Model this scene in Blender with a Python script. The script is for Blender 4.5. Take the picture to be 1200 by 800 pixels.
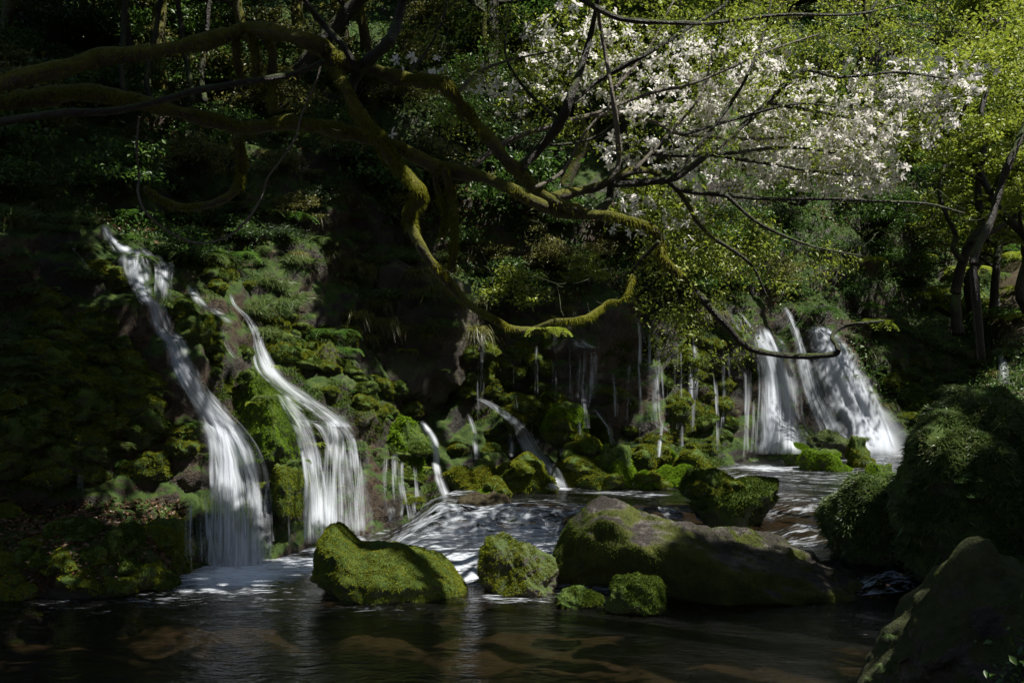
import bpy, math, random
import numpy as np
from mathutils import Vector
from mathutils.bvhtree import BVHTree

rng = np.random.default_rng(7)
random.seed(7)
for o in list(bpy.data.objects): bpy.data.objects.remove(o)
C = bpy.context.scene.collection
S = bpy.context.scene

# ------------------------------------------------------------ camera, sky, sun, exposure
F, CX, CY, H = 1287.0, 600.0, 420.0, 2.2
cam = bpy.data.cameras.new('camera'); co = bpy.data.objects.new('camera', cam); C.objects.link(co)
co.location = (0, 0, H); co.rotation_euler = (math.radians(90), 0, 0)
cam.sensor_width = 36; cam.lens = 36*F/1200; cam.shift_y = (CY-400)/1200.0
cam.clip_start = .1; cam.clip_end = 500
S.camera = co
SUN = Vector((0.44, -0.14, 0.88)).normalized()
el = math.asin(SUN.z); az = math.atan2(SUN.x, SUN.y)
W = bpy.data.worlds.new('World'); S.world = W; W.use_nodes = True
nt = W.node_tree; bgn = nt.nodes['Background']
sk = nt.nodes.new('ShaderNodeTexSky'); sk.sky_type = 'NISHITA'; sk.sun_disc = False
sk.sun_elevation = el; sk.sun_rotation = az
nt.links.new(sk.outputs[0], bgn.inputs[0]); bgn.inputs[1].default_value = 0.05
sl = bpy.data.lights.new('sun', 'SUN'); sl.energy = 5.0; sl.angle = math.radians(.5); sl.color = (1, .96, .88)
so = bpy.data.objects.new('sun', sl); C.objects.link(so)
so.rotation_euler = (-SUN).to_track_quat('-Z', 'Y').to_euler(); so.location = (10, -5, 30)
S.view_settings.view_transform = 'Standard'; S.view_settings.look = 'None'
S.view_settings.exposure = 1.0; S.view_settings.gamma = 1
try:
    S.cycles.transparent_max_bounces = 24; S.cycles.max_bounces = 6
except Exception: pass

def P(px, py, Y): return np.array([(px-CX)/F*Y, Y, H-(py-CY)/F*Y])

# ------------------------------------------------------------ noise
def _h(ix, iy, iz, s):
    n = (ix.astype(np.int64)*374761393 + iy.astype(np.int64)*668265263 + iz.astype(np.int64)*2147483647 + s*974711) & 0xffffffff
    n = ((n ^ (n >> 13))*1274126177) & 0xffffffff
    n = ((n ^ (n >> 16))*2246822519) & 0xffffffff
    return ((n ^ (n >> 15)) & 0xffffff)/float(0xffffff)
def vnoise(p, s=0):
    f = np.floor(p); t = p-f; t = t*t*(3-2*t); x, y, z = f[:, 0], f[:, 1], f[:, 2]; r = 0
    for a in (0, 1):
        for b in (0, 1):
            for c in (0, 1):
                w = (t[:, 0] if a else 1-t[:, 0])*(t[:, 1] if b else 1-t[:, 1])*(t[:, 2] if c else 1-t[:, 2])
                r = r+w*_h(x+a, y+b, z+c, s)
    return r*2-1
def fbm(p, o=4, s=0):
    r = 0; a = 1; q = p.copy()
    for i in range(o): r = r+a*vnoise(q, s+i*13); a *= .5; q = q*2.03+11.7
    return r
def worley(p, s=0):
    f = np.floor(p); d = np.full(len(p), 9.); idv = np.zeros(len(p))
    for a in (-1, 0, 1):
        for b in (-1, 0, 1):
            for c in (-1, 0, 1):
                x, y, z = f[:, 0]+a, f[:, 1]+b, f[:, 2]+c
                q = np.stack([x+_h(x, y, z, s), y+_h(x, y, z, s+1), z+_h(x, y, z, s+2)], 1)
                dd = np.linalg.norm(q-p, axis=1); m = dd < d
                idv = np.where(m, _h(x, y, z, s+5), idv); d = np.minimum(d, dd)
    return d, idv
def ss(a, b, x):
    t = np.clip((x-a)/(b-a), 0, 1); return t*t*(3-2*t)

# ------------------------------------------------------------ mesh helpers
def mesh(name, V, faces, mat, smooth=True, uv=None, attrs=None):
    """faces: array (n,k) or list of arrays with differing k"""
    if isinstance(faces, np.ndarray): faces = [faces]
    faces = [f for f in faces if len(f)]
    me = bpy.data.meshes.new(name); V = np.asarray(V, dtype=np.float32)
    me.vertices.add(len(V)); me.vertices.foreach_set('co', V.ravel())
    li = np.concatenate([f.ravel() for f in faces]).astype(np.int32)
    tot = np.concatenate([np.full(len(f), f.shape[1]) for f in faces]).astype(np.int32)
    st = np.concatenate([[0], np.cumsum(tot)[:-1]]).astype(np.int32)
    me.loops.add(len(li)); me.loops.foreach_set('vertex_index', li)
    me.polygons.add(len(tot)); me.polygons.foreach_set('loop_start', st); me.polygons.foreach_set('loop_total', tot)
    me.polygons.foreach_set('use_smooth', np.full(len(tot), smooth))
    if uv is not None:
        l = me.uv_layers.new(name='UVMap'); l.data.foreach_set('uv', np.asarray(uv, dtype=np.float32)[li].ravel())
    if attrs:
        for k, v in attrs.items():
            a = me.attributes.new(k, 'FLOAT', 'POINT'); a.data.foreach_set('value', np.asarray(v, dtype=np.float32))
    me.materials.append(mat); me.update(calc_edges=True); me.validate()
    return me
def link(name, data, parent=None, loc=(0, 0, 0), rot=(0, 0, 0), sc=(1, 1, 1)):
    o = bpy.data.objects.new(name, data); C.objects.link(o); o.parent = parent
    o.location = loc; o.rotation_euler = rot; o.scale = sc
    return o
def tag(o, label=None, cat=None, group=None, kind=None):
    if label: o['label'] = label
    if cat: o['category'] = cat
    if group: o['group'] = group
    if kind: o['kind'] = kind
    return o
def dup(o, loc, rot=(0, 0, 0), sc=(1, 1, 1), label=None, group=None, parent=None):
    c = o.copy(); C.objects.link(c); c.parent = parent
    if parent is None: c.location = loc; c.rotation_euler = rot; c.scale = sc
    if label: c['label'] = label
    if group: c['group'] = group
    for ch in list(o.children): dup(ch, None, parent=c)
    return c
def grid_faces(nu, nv):
    i = np.arange(nu*nv).reshape(nu, nv)
    return np.stack([i[:-1, :-1], i[1:, :-1], i[1:, 1:], i[:-1, 1:]], -1).reshape(-1, 4)
def unit(v): return v/(np.linalg.norm(v, axis=-1, keepdims=True)+1e-9)
def rvec(n): return unit(rng.normal(size=(n, 3)))

def leaves(pts, size, up=0.6, jit=.35, aspect=.5, base_dir=None):
    """folded pointed leaves, one small island each"""
    n = len(pts); nr = unit(rvec(n)+np.array([0, 0, up])); d = rvec(n) if base_dir is None else unit(base_dir+rvec(n)*.5)
    d = unit(d-nr*(d*nr).sum(1, keepdims=True)); s = np.cross(nr, d)
    L = size*(1+jit*rng.normal(size=(n, 1))).clip(.4, 2); w = L*aspect
    fold = nr*w*.25
    v = np.stack([pts, pts+d*L*.45+s*w*.5+fold, pts+d*L-nr*L*.12, pts+d*L*.45-s*w*.5+fold], 1).reshape(-1, 3)
    b = np.arange(n)[:, None]*4
    return v, np.concatenate([b+[0, 1, 2], b+[0, 2, 3]], 0)
def blades(pts, dirs, L, w, droop=.5, seg=3):
    n = len(pts); d = unit(dirs); side = unit(np.cross(d, rvec(n))); L = np.broadcast_to(L, (n,)).reshape(-1, 1)
    vs = []; g = np.array([0, 0, -1.])
    for k in range(seg+1):
        t = k/seg; c = pts+d*L*t+g*L*droop*t*t
        ww = w*(1-t)**.7
        if k < seg: vs += [c-side*ww/2, c+side*ww/2]
        else: vs += [c]
    V = np.stack(vs, 1).reshape(-1, 3); m = 2*seg+1; b = np.arange(n)[:, None]*m
    q = [b+[2*k, 2*k+1, 2*k+3, 2*k+2] for k in range(seg-1)]
    out = [np.concatenate(q)] if q else []
    out.append(b+[2*seg-2, 2*seg-1, 2*seg]); return V, out
def join(parts):
    """parts: list of (V, faces or list)"""
    Vs, by, off = [], {}, 0
    for V, f in parts:
        for ff in (f if isinstance(f, list) else [f]):
            if len(ff): by.setdefault(ff.shape[1], []).append(ff+off)
        Vs.append(V); off += len(V)
    return np.concatenate(Vs), [np.concatenate(v) for v in by.values()]
def catmull(p, n):
    p = np.asarray(p, float); q = np.vstack([2*p[0]-p[1], p, 2*p[-1]-p[-2]]); out = []
    for i in range(len(p)-1):
        t = np.linspace(0, 1, n, endpoint=False)[:, None]; a, b, c, d = q[i:i+4]
        out.append(.5*(2*b+(c-a)*t+(2*a-5*b+4*c-d)*t*t+(3*b-a-3*c+d)*t**3))
    return np.vstack(out+[p[-1:]])
def tube(path, rad, sides=8, bump=0., cap=True, seed=0):
    path = np.asarray(path, float); n = len(path); rad = np.broadcast_to(rad, (n,)).astype(float)
    T = unit(np.gradient(path, axis=0)); up = np.array([0.1, .2, 1.]); 
    N = unit(np.cross(T, up)+1e-4); B = np.cross(T, N)
    a = np.linspace(0, 2*np.pi, sides, endpoint=False)
    ring = N[:, None]*np.cos(a)[None, :, None]+B[:, None]*np.sin(a)[None, :, None]
    V = path[:, None]+ring*rad[:, None, None]
    if bump:
        k = fbm((V.reshape(-1, 3))*9, 3, seed).reshape(n, sides, 1)
        V = V+ring*rad[:, None, None]*k*bump
    V = V.reshape(-1, 3); i = np.arange(n*sides).reshape(n, sides); j = np.roll(i, -1, 1)
    f = np.stack([i[:-1], j[:-1], j[1:], i[1:]], -1).reshape(-1, 4)
    V = np.vstack([V, path[:1], path[-1:]+T[-1:]*rad[-1]*.6]); c0, c1 = n*sides, n*sides+1
    t = np.concatenate([np.stack([j[0], i[0], np.full(sides, c0)], -1), np.stack([i[-1], j[-1], np.full(sides, c1)], -1)])
    return V, [f, t]

# ------------------------------------------------------------ materials
def M(name):
    m = bpy.data.materials.new(name); m.use_nodes = True; t = m.node_tree; t.nodes.clear()
    out = t.nodes.new('ShaderNodeOutputMaterial'); return m, t, out
def N(t, typ, **kw):
    n = t.nodes.new(typ)
    for k, v in kw.items():
        if k.startswith('i_'):
            key = k[2:]; key = int(key) if key.isdigit() else key.replace('_', ' ')
            n.inputs[key].default_value = v
        else: setattr(n, k, v)
    return n
def ramp(t, fac, stops):
    r = t.nodes.new('ShaderNodeValToRGB'); e = r.color_ramp.elements
    while len(e) < len(stops): e.new(.5)
    for q, (p, c) in zip(e, stops): q.position = p; q.color = (*c, 1) if len(c) == 3 else c
    t.links.new(fac, r.inputs[0]); return r.outputs[0]
def math_(t, op, a, b=None, clamp=False):
    n = t.nodes.new('ShaderNodeMath'); n.operation = op; n.use_clamp = clamp
    for i, v in enumerate((a, b)):
        if v is None: continue
        if isinstance(v, (int, float)): n.inputs[i].default_value = v
        else: t.links.new(v, n.inputs[i])
    return n.outputs[0]
def noise(t, vec, sc, det=4, rough=.55, dist=0):
    n = N(t, 'ShaderNodeTexNoise', i_Scale=sc, i_Detail=det, i_Roughness=rough, i_Distortion=dist)
    if vec is not None: t.links.new(vec, n.inputs['Vector'])
    return n.outputs[0]
def mix(t, fac, a, b):
    n = t.nodes.new('ShaderNodeMix'); n.data_type = 'RGBA'
    for s, v in ((0, fac), (6, a), (7, b)):
        if isinstance(v, tuple): n.inputs[s].default_value = (*v, 1)
        elif isinstance(v, float): n.inputs[s].default_value = v
        else: t.links.new(v, n.inputs[s])
    return n.outputs[2]

def foliage_mat(name, cols, trans=.35, spread=1.0, gloss=.04):
    m, t, out = M(name); g = N(t, 'ShaderNodeNewGeometry')
    oi = N(t, 'ShaderNodeObjectInfo')
    tc = N(t, 'ShaderNodeNewGeometry')
    big = noise(t, tc.outputs['Position'], 1.3, 2)
    f = math_(t, 'ADD', math_(t, 'MULTIPLY', g.outputs['Random Per Island'], .55), math_(t, 'MULTIPLY', big, .5))
    c = ramp(t, f, [(i/(len(cols)-1)*.8+.1, k) for i, k in enumerate(cols)])
    d = N(t, 'ShaderNodeBsdfDiffuse'); tr = N(t, 'ShaderNodeBsdfTranslucent'); t.links.new(c, d.inputs[0]); t.links.new(c, tr.inputs[0])
    mx = N(t, 'ShaderNodeMixShader', i_0=trans); t.links.new(d.outputs[0], mx.inputs[1]); t.links.new(tr.outputs[0], mx.inputs[2])
    gl = N(t, 'ShaderNodeBsdfGlossy', i_Roughness=.45); m2 = N(t, 'ShaderNodeMixShader', i_0=gloss)
    t.links.new(mx.outputs[0], m2.inputs[1]); t.links.new(gl.outputs[0], m2.inputs[2]); t.links.new(m2.outputs[0], out.inputs[0]); return m
moss_f = foliage_mat('moss_fuzz', [(.045, .075, .010), (.115, .15, .014), (.20, .215, .02), (.15, .11, .02)], .3, gloss=.0)
limb_moss = foliage_mat('limb_moss', [(.034, .042, .006), (.10, .11, .012), (.18, .18, .02), (.11, .09, .015)], .2, gloss=.0)
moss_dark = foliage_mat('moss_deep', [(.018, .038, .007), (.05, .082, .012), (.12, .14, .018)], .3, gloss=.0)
moss_bright = foliage_mat('moss_bright', [(.08, .16, .012), (.15, .26, .018), (.2, .28, .025)], .35, gloss=.0)
leaf_green = foliage_mat('leaf_green', [(.02, .055, .012), (.055, .12, .018), (.11, .18, .025)], .45)
leaf_lime = foliage_mat('leaf_lime', [(.11, .16, .018), (.21, .27, .026), (.32, .35, .05)], .5)
leaf_olive = foliage_mat('leaf_olive', [(.05, .06, .014), (.13, .135, .026), (.2, .18, .05)], .45)
leaf_dark = foliage_mat('leaf_dark', [(.012, .03, .008), (.03, .06, .014), (.05, .08, .02)], .35)
grass_m = foliage_mat('grass', [(.04, .085, .02), (.08, .13, .03), (.14, .16, .05)], .4)
dead_m = foliage_mat('dead_leaves', [(.05, .028, .015), (.11, .06, .03), (.16, .1, .06)], .2)
petal_m = foliage_mat('petal', [(.74, .70, .66), (.8, .77, .74), (.84, .82, .8)], .4, gloss=.02)

def rock_mat(name, rock=((.02, .018, .014), (.05, .045, .036), (.10, .09, .075)), moss=((.018, .04, .008), (.05, .085, .012), (.10, .125, .018)), lo=.35, hi=.6, zlo=-.3, zhi=.5, mossamt=1., soil=False, rough=.6, zw=.35):
    m, t, out = M(name); g = N(t, 'ShaderNodeNewGeometry'); pos = g.outputs['Position']
    n1 = noise(t, pos, 2.2, 6, .65); n2 = noise(t, pos, 18, 5, .7); n3 = noise(t, pos, .9, 3)
    rc = ramp(t, math_(t, 'ADD', math_(t, 'MULTIPLY', n1, .6), math_(t, 'MULTIPLY', n2, .4)), [(.3, rock[0]), (.5, rock[1]), (.72, rock[2])])
    n4 = noise(t, pos, 5.5, 5, .6)
    mc = ramp(t, math_(t, 'ADD', math_(t, 'MULTIPLY', n2, .5), math_(t, 'MULTIPLY', n4, .5)), [(.33, moss[0]), (.5, moss[1]), (.68, moss[2])])
    sep = N(t, 'ShaderNodeSeparateXYZ'); t.links.new(g.outputs['Normal'], sep.inputs[0])
    mr = N(t, 'ShaderNodeMapRange', i_1=zlo, i_2=zhi); t.links.new(sep.outputs[2], mr.inputs[0])
    f = math_(t, 'ADD', math_(t, 'MULTIPLY', mr.outputs[0], zw), math_(t, 'MULTIPLY', n1, 1-zw))
    mf = N(t, 'ShaderNodeMapRange', i_1=lo, i_2=hi); t.links.new(f, mf.inputs[0])
    fac = math_(t, 'MULTIPLY', mf.outputs[0], mossamt)
    base = rc
    if soil:
        sc = ramp(t, n2, [(.35, (.022, .014, .008)), (.6, (.07, .045, .026))])
        sf = ramp(t, n3, [(.45, (0, 0, 0)), (.6, (1, 1, 1))]); base = mix(t, sf, rc, sc)
    col = mix(t, fac, base, mc)
    p = N(t, 'ShaderNodeBsdfPrincipled'); t.links.new(col, p.inputs['Base Color'])
    rr = N(t, 'ShaderNodeMapRange', i_3=rough-.2, i_4=.95); t.links.new(fac, rr.inputs[0]); t.links.new(rr.outputs[0], p.inputs['Roughness'])
    p.inputs['Specular IOR Level'].default_value = .3
    b = N(t, 'ShaderNodeBump', i_Strength=.9, i_Distance=.05)
    t.links.new(math_(t, 'ADD', n2, math_(t, 'MULTIPLY', noise(t, pos, 60, 3, .7), .5)), b.inputs['Height']); t.links.new(b.outputs[0], p.inputs['Normal'])
    t.links.new(p.outputs[0], out.inputs[0]); return m
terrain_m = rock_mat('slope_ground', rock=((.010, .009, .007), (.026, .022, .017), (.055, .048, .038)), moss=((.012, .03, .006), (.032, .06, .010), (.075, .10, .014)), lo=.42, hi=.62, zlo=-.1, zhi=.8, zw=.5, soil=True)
mossrock_m = rock_mat('mossy_rock', lo=.22, hi=.42)
barerock_m = rock_mat('bare_rock', rock=((.035, .03, .024), (.085, .075, .062), (.2, .18, .155)), lo=.48, hi=.66, mossamt=.85)
slab_m = rock_mat('slab_rock', rock=((.014, .010, .008), (.036, .029, .025), (.30, .28, .26)), moss=((.02, .024, .005), (.05, .058, .009), (.08, .09, .013)), lo=.40, hi=.46, zlo=1.0, zhi=.35, zw=.3)
bed_m = rock_mat('stream_bed', rock=((.016, .011, .008), (.036, .022, .014), (.12, .05, .026)), moss=((.02, .018, .008), (.05, .04, .015), (.07, .06, .02)), lo=.5, hi=.6, mossamt=.7)
bark_m = rock_mat('mossy_bark', rock=((.018, .013, .009), (.05, .036, .024), (.09, .07, .05)), moss=((.034, .040, .007), (.088, .09, .012), (.15, .14, .02)), lo=.28, hi=.48, zlo=-.2, zhi=.7)
darkbark_m = rock_mat('dark_bark', rock=((.008, .006, .005), (.022, .016, .012), (.05, .038, .028)), lo=.55, hi=.8)
palebark_m = rock_mat('pale_bark', rock=((.06, .05, .04), (.13, .11, .09), (.22, .19, .16)), lo=.6, hi=.9, mossamt=.6)

def fall_mat():
    m, t, out = M('falling_water'); u = N(t, 'ShaderNodeUVMap'); a = N(t, 'ShaderNodeAttribute', attribute_name='dens')
    ed = N(t, 'ShaderNodeAttribute', attribute_name='edge')
    mp = N(t, 'ShaderNodeMapping'); mp.inputs['Scale'].default_value = (1, .05, 1); t.links.new(u.outputs[0], mp.inputs[0])
    n1 = noise(t, mp.outputs[0], 5, 3, .55); mp2 = N(t, 'ShaderNodeMapping'); mp2.inputs['Scale'].default_value = (1, .02, 1); t.links.new(u.outputs[0], mp2.inputs[0])
    n2 = noise(t, mp2.outputs[0], 15, 3, .6)
    s = math_(t, 'ADD', math_(t, 'MULTIPLY', n1, 1.2), math_(t, 'MULTIPLY', n2, .9))
    s = math_(t, 'ADD', s, -1.1)                       # about -0.6 .. 0.8
    s = math_(t, 'ADD', math_(t, 'MULTIPLY', s, 1.5), a.outputs['Fac'])
    s = math_(t, 'MULTIPLY', math_(t, 'MULTIPLY', s, 1.0, True), ed.outputs['Fac'], True)
    col = mix(t, n2, (.56, .61, .70), (.78, .81, .85))
    d = N(t, 'ShaderNodeBsdfDiffuse'); tr = N(t, 'ShaderNodeBsdfTranslucent'); t.links.new(col, d.inputs[0]); t.links.new(col, tr.inputs[0])
    mx = N(t, 'ShaderNodeMixShader', i_0=.45); t.links.new(d.outputs[0], mx.inputs[1]); t.links.new(tr.outputs[0], mx.inputs[2])
    tp = N(t, 'ShaderNodeBsdfTransparent'); m2 = N(t, 'ShaderNodeMixShader'); t.links.new(s, m2.inputs[0])
    t.links.new(tp.outputs[0], m2.inputs[1]); t.links.new(mx.outputs[0], m2.inputs[2]); t.links.new(m2.outputs[0], out.inputs[0]); return m
fall_m = fall_mat()
def water_mat():
    m, t, out = M('stream_water'); g = N(t, 'ShaderNodeNewGeometry'); pos = g.outputs['Position']
    mp = N(t, 'ShaderNodeMapping'); mp.inputs['Scale'].default_value = (1, 2.2, 1); t.links.new(pos, mp.inputs[0])
    w1 = noise(t, mp.outputs[0], 2.2, 4, .6, .6); w2 = noise(t, mp.outputs[0], 9, 3, .6, .3)
    b = N(t, 'ShaderNodeBump', i_Strength=.75, i_Distance=.06); t.links.new(math_(t, 'ADD', w1, math_(t, 'MULTIPLY', w2, .35)), b.inputs['Height'])
    gl = N(t, 'ShaderNodeBsdfGlossy', i_Roughness=.18); t.links.new(b.outputs[0], gl.inputs['Normal'])
    tp = N(t, 'ShaderNodeBsdfTransparent'); tp.inputs[0].default_value = (.52, .47, .42, 1)
    fr = N(t, 'ShaderNodeFresnel', i_IOR=1.33); t.links.new(b.outputs[0], fr.inputs['Normal'])
    mx = N(t, 'ShaderNodeMixShader'); t.links.new(math_(t, 'MULTIPLY', fr.outputs[0], 1.2, True), mx.inputs[0]); t.links.new(tp.outputs[0], mx.inputs[1]); t.links.new(gl.outputs[0], mx.inputs[2])
    fa = N(t, 'ShaderNodeAttribute', attribute_name='foam')
    mp3 = N(t, 'ShaderNodeMapping'); mp3.inputs['Scale'].default_value = (1, 3.2, 1); t.links.new(pos, mp3.inputs[0])
    s1 = noise(t, mp3.outputs[0], 3.2, 5, .62, 1.2); s2 = noise(t, mp3.outputs[0], 11, 4, .6, 1.0)
    s = math_(t, 'ADD', math_(t, 'MULTIPLY', s1, 3.4), math_(t, 'MULTIPLY', s2, 1.6))
    s = math_(t, 'ADD', s, -2.8)
    f = math_(t, 'ADD', math_(t, 'MULTIPLY', fa.outputs['Fac'], 1.7), -.45)
    f = math_(t, 'ADD', f, s)
    f = math_(t, 'MULTIPLY', math_(t, 'MULTIPLY', f, .62, True), math_(t, 'MULTIPLY', fa.outputs['Fac'], 3., True))
    d = N(t, 'ShaderNodeBsdfDiffuse'); d.inputs[0].default_value = (.70, .75, .82, 1)
    m2 = N(t, 'ShaderNodeMixShader'); t.links.new(f, m2.inputs[0]); t.links.new(mx.outputs[0], m2.inputs[1]); t.links.new(d.outputs[0], m2.inputs[2])
    t.links.new(m2.outputs[0], out.inputs[0]); return m
water_m = water_mat()

# ------------------------------------------------------------ the hillside with the fall wall
# columns: px : rows foot, low, mid, lip, ledge, slope1, slope2 as (py, depth)
cols = [
 (-900, [(760, 7.5), (620, 8), (450, 8.5), (250, 9.5), (200, 10.5), (60, 12), (-100, 14)]),
 (-450, [(715, 9.2), (600, 9.6), (450, 10), (250, 11), (200, 12), (90, 14), (0, 16)]),
 (-180, [(700, 9.9), (595, 10.8), (440, 11.2), (250, 12.0), (205, 13), (110, 15), (0, 17)]),
 (0,    [(697, 10.2), (592, 11.3), (430, 11.7), (262, 12.8), (215, 13.8), (130, 15.8), (20, 18)]),
 (110,  [(697, 10.4), (592, 11.7), (430, 12.2), (280, 13.2), (235, 14.3), (150, 16), (30, 19)]),
 (220,  [(675, 11.5), (570, 12.3), (440, 12.7), (315, 13.6), (265, 14.6), (160, 16.5), (40, 20)]),
 (330,  [(662, 12.0), (560, 12.9), (455, 13.5), (372, 14.2), (290, 15.2), (180, 16.6), (50, 20.5)]),
 (420,  [(635, 13.4), (548, 14.1), (480, 14.6), (425, 15.2), (330, 16.3), (200, 17.3), (60, 21)]),
 (500,  [(612, 14.6), (548, 15.1), (500, 15.6), (450, 16.4), (330, 17.0), (210, 18), (60, 21.5)]),
 (585,  [(598, 15.2), (545, 15.9), (490, 16.8), (385, 17.3), (335, 17.8), (210, 18.8), (70, 22)]),
 (700,  [(590, 15.7), (540, 16.9), (465, 17.3), (375, 17.6), (330, 18.3), (210, 19.7), (70, 23)]),
 (850,  [(558, 17.6), (505, 18.2), (440, 18.5), (365, 18.9), (320, 19.8), (230, 21.2), (80, 25)]),
 (930,  [(548, 18.4), (490, 19.0), (430, 19.4), (372, 19.9), (330, 20.7), (250, 22.3), (90, 27)]),
 (1010, [(545, 18.9), (490, 19.5), (430, 20.0), (385, 20.5), (345, 21.5), (260, 23.5), (100, 28)]),
 (1060, [(540, 19.2), (480, 20.3), (440, 21.0), (400, 21.8), (360, 23), (280, 25.5), (120, 30)]),
 (1170, [(530, 19.6), (480, 20.8), (440, 21.6), (400, 22.8), (360, 24.5), (280, 27.5), (130, 32)]),
 (1400, [(530, 19.8), (480, 21), (440, 22), (400, 23), (360, 25), (280, 28), (130, 33)]),
 (2000, [(530, 20), (480, 21), (440, 22), (400, 23), (360, 25), (280, 28), (130, 33)]),
]
ctl = []
for px, rows in cols:
    r = [P(px, py, d) for py, d in rows]; f0 = r[0]
    bed = f0+np.array([0, -.5, 0]); bed[2] = -1.3
    s = rows[-1][1]
    r = [bed]+r+[P(px, -70, s+5), P(px, -330, s+13)]; ctl.append(r)
ctl = np.array(ctl)                                   # (columns, rows, 3)
NU, NV = 42, 44
a = np.stack([catmull(ctl[:, j], NU) for j in range(ctl.shape[1])], 1)
b = np.stack([catmull(a[i], NV) for i in range(a.shape[0])], 0)
nu, nv = b.shape[:2]
du = np.gradient(b, axis=0); dv = np.gradient(b, axis=1); nr = unit(np.cross(du, dv))
nr = np.where((nr[..., 1:2] > 0.0) & (nr[..., 2:3] < .2), -nr, nr); nr = np.where(nr[..., 2:3] < -.3, -nr, nr)
p = b.reshape(-1, 3); q = nr.reshape(-1, 3)
d1, _ = worley(p*np.array([1.7, 1.7, 2.2])+fbm(p*2, 2, 3)[:, None]*.3, 4); d2, _ = worley(p*np.array([4.6, 4.6, 5.5]), 9)
disp = .30*fbm(p*.75, 4, 1)+.32*(np.sqrt(np.clip(1-d1*d1, 0, 1))-.6)+.12*(np.sqrt(np.clip(1-d2*d2, 0, 1))-.6)+.02*fbm(p*14, 2, 6)
TV = p+q*disp[:, None]; TF = grid_faces(nu, nv)
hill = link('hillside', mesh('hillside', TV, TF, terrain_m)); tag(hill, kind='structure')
tbvh = BVHTree.FromPolygons([tuple(v) for v in TV], [tuple(int(k) for k in f) for f in TF])

# ------------------------------------------------------------ water level, stream bed and right bank
def wlev(X, Y):
    z = .2*ss(10.5, 11.4, Y)+.24*ss(12.7, 13.3, Y)+.08*ss(15, 19, Y)
    z = z*ss(-1.75, -.95, X-.08*(Y-12))
    # the channel behind the slab runs down on the right side
    r = ss(2.9, 3.5, X)
    zr = .2*ss(9.8, 10.6, Y)+.32*ss(11.2, 13.5, Y)
    return z*(1-r)+zr*r
def bankx(Y): return np.interp(Y, [-30, 4, 6, 7.6, 9.5, 11, 14, 18, 20, 24], [-30, 1.3, 2.0, 2.9, 3.5, 3.6, 4.9, 6.6, 7.6, 9])
xs = np.concatenate([np.linspace(-40, -8.2, 30), np.linspace(-8, 12, 330), np.linspace(12.2, 45, 40)])
ys = np.concatenate([np.linspace(-35, 3.5, 40), np.linspace(3.6, 22, 300), np.linspace(22.2, 34, 20)])
GX, GY = np.meshgrid(xs, ys, indexing='ij'); gx, gy = GX.ravel(), GY.ravel()
g3 = np.stack([gx, gy, gx*0], 1)
bx = bankx(gy)+.25*fbm(g3*1.1, 3, 21)
t = gx-bx
topz = np.interp(gy, [-30, 4, 6, 8.5, 10, 12, 14, 17, 20, 25], [4, .9, .9, .8, .9, .9, .8, .8, 1.2, 3])
gz = wlev(gx, gy)-.38+.10*fbm(g3*1.6, 4, 22)
bank = ss(0, 1.5, t)*(topz+.6)+np.clip(t-1.5, 0, 40)*.45
near = ss(5.2, 2.5, gy)*1.0+np.clip(2.5-gy, 0, 40)*.12
gz = gz+np.maximum(bank+.22*fbm(g3*1.4, 4, 25)*ss(0, .8, t), near)
BV = np.stack([gx, gy, gz], 1); BF = grid_faces(len(xs), len(ys))
near_m = bed_m
bed = link('stream_bed', mesh('stream_bed', BV, BF, bed_m)); tag(bed, kind='structure')
gbvh = BVHTree.FromPolygons([tuple(v) for v in BV], [tuple(int(k) for k in f) for f in BF])

RB = []
def hit(px, py, bv=None, near_ok=True):
    d = Vector(P(px, py, 1.0)-np.array([0, 0, H])).normalized(); best = None
    for b_ in ([bv] if bv else [tbvh, gbvh]+RB):
        h = b_.ray_cast(Vector((0, 0, H)), d)
        if h[0] is not None and (best is None or h[3] < best[3]): best = h
    if not near_ok:
        ht = tbvh.ray_cast(Vector((0, 0, H)), d); hg = gbvh.ray_cast(Vector((0, 0, H)), d)
        back = min([q_[0].y for q_ in (ht, hg) if q_[0] is not None], default=99)
        if best[0].y < back-1.3: best = ht if ht[0] is not None and ht[0].y == back else hg
    if best is None: return None, None
    n = best[1]; n = -n if n.dot(d) > 0 else n
    return np.array(best[0]), np.array(n)

wx = np.linspace(-11, 11, 420); wy = np.concatenate([np.linspace(-2, 6, 20), np.linspace(6.04, 21, 380)])
WX, WY = np.meshgrid(wx, wy, indexing='ij'); X, Y = WX.ravel(), WY.ravel(); w3 = np.stack([X, Y, X*0], 1)
wz = wlev(X, Y); slope = np.hypot(np.gradient(wz.reshape(WX.shape), axis=0).ravel()/(wx[1]-wx[0]), np.gradient(wz.reshape(WX.shape), axis=1).ravel()/.04)
act = np.clip(slope*2.2, 0, 1)
wz = wz+act*.07*fbm(w3*np.array([2.6, 2.2, 1]), 3, 30)+.010*fbm(w3*2.2, 3, 31)
foam = np.clip(slope*1.2, 0, .45)*np.clip(.75+1.1*fbm(w3*np.array([2.2, 1.1, 1])+5, 3, 41), 0, 1.6)*(X > -2)*ss(-1.9, -1.2, X)
foam = np.maximum(foam, .8*ss(-1.9, -1.2, X)*ss(10.2, 10.9, Y)*ss(14.5, 12.5, Y)*ss(2.2, 1.0, X))
foam = np.maximum(foam, .36*ss(1.5, 2.5, X)*ss(9.6, 10.4, Y)); foam = np.maximum(foam, .3*ss(-1.2, 0, X)*ss(13.5, 15, Y))
foam = np.maximum(foam, .27*ss(-5.5, -4, X)*ss(.5, -1.5, X)*ss(8.2, 10, Y))
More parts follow.
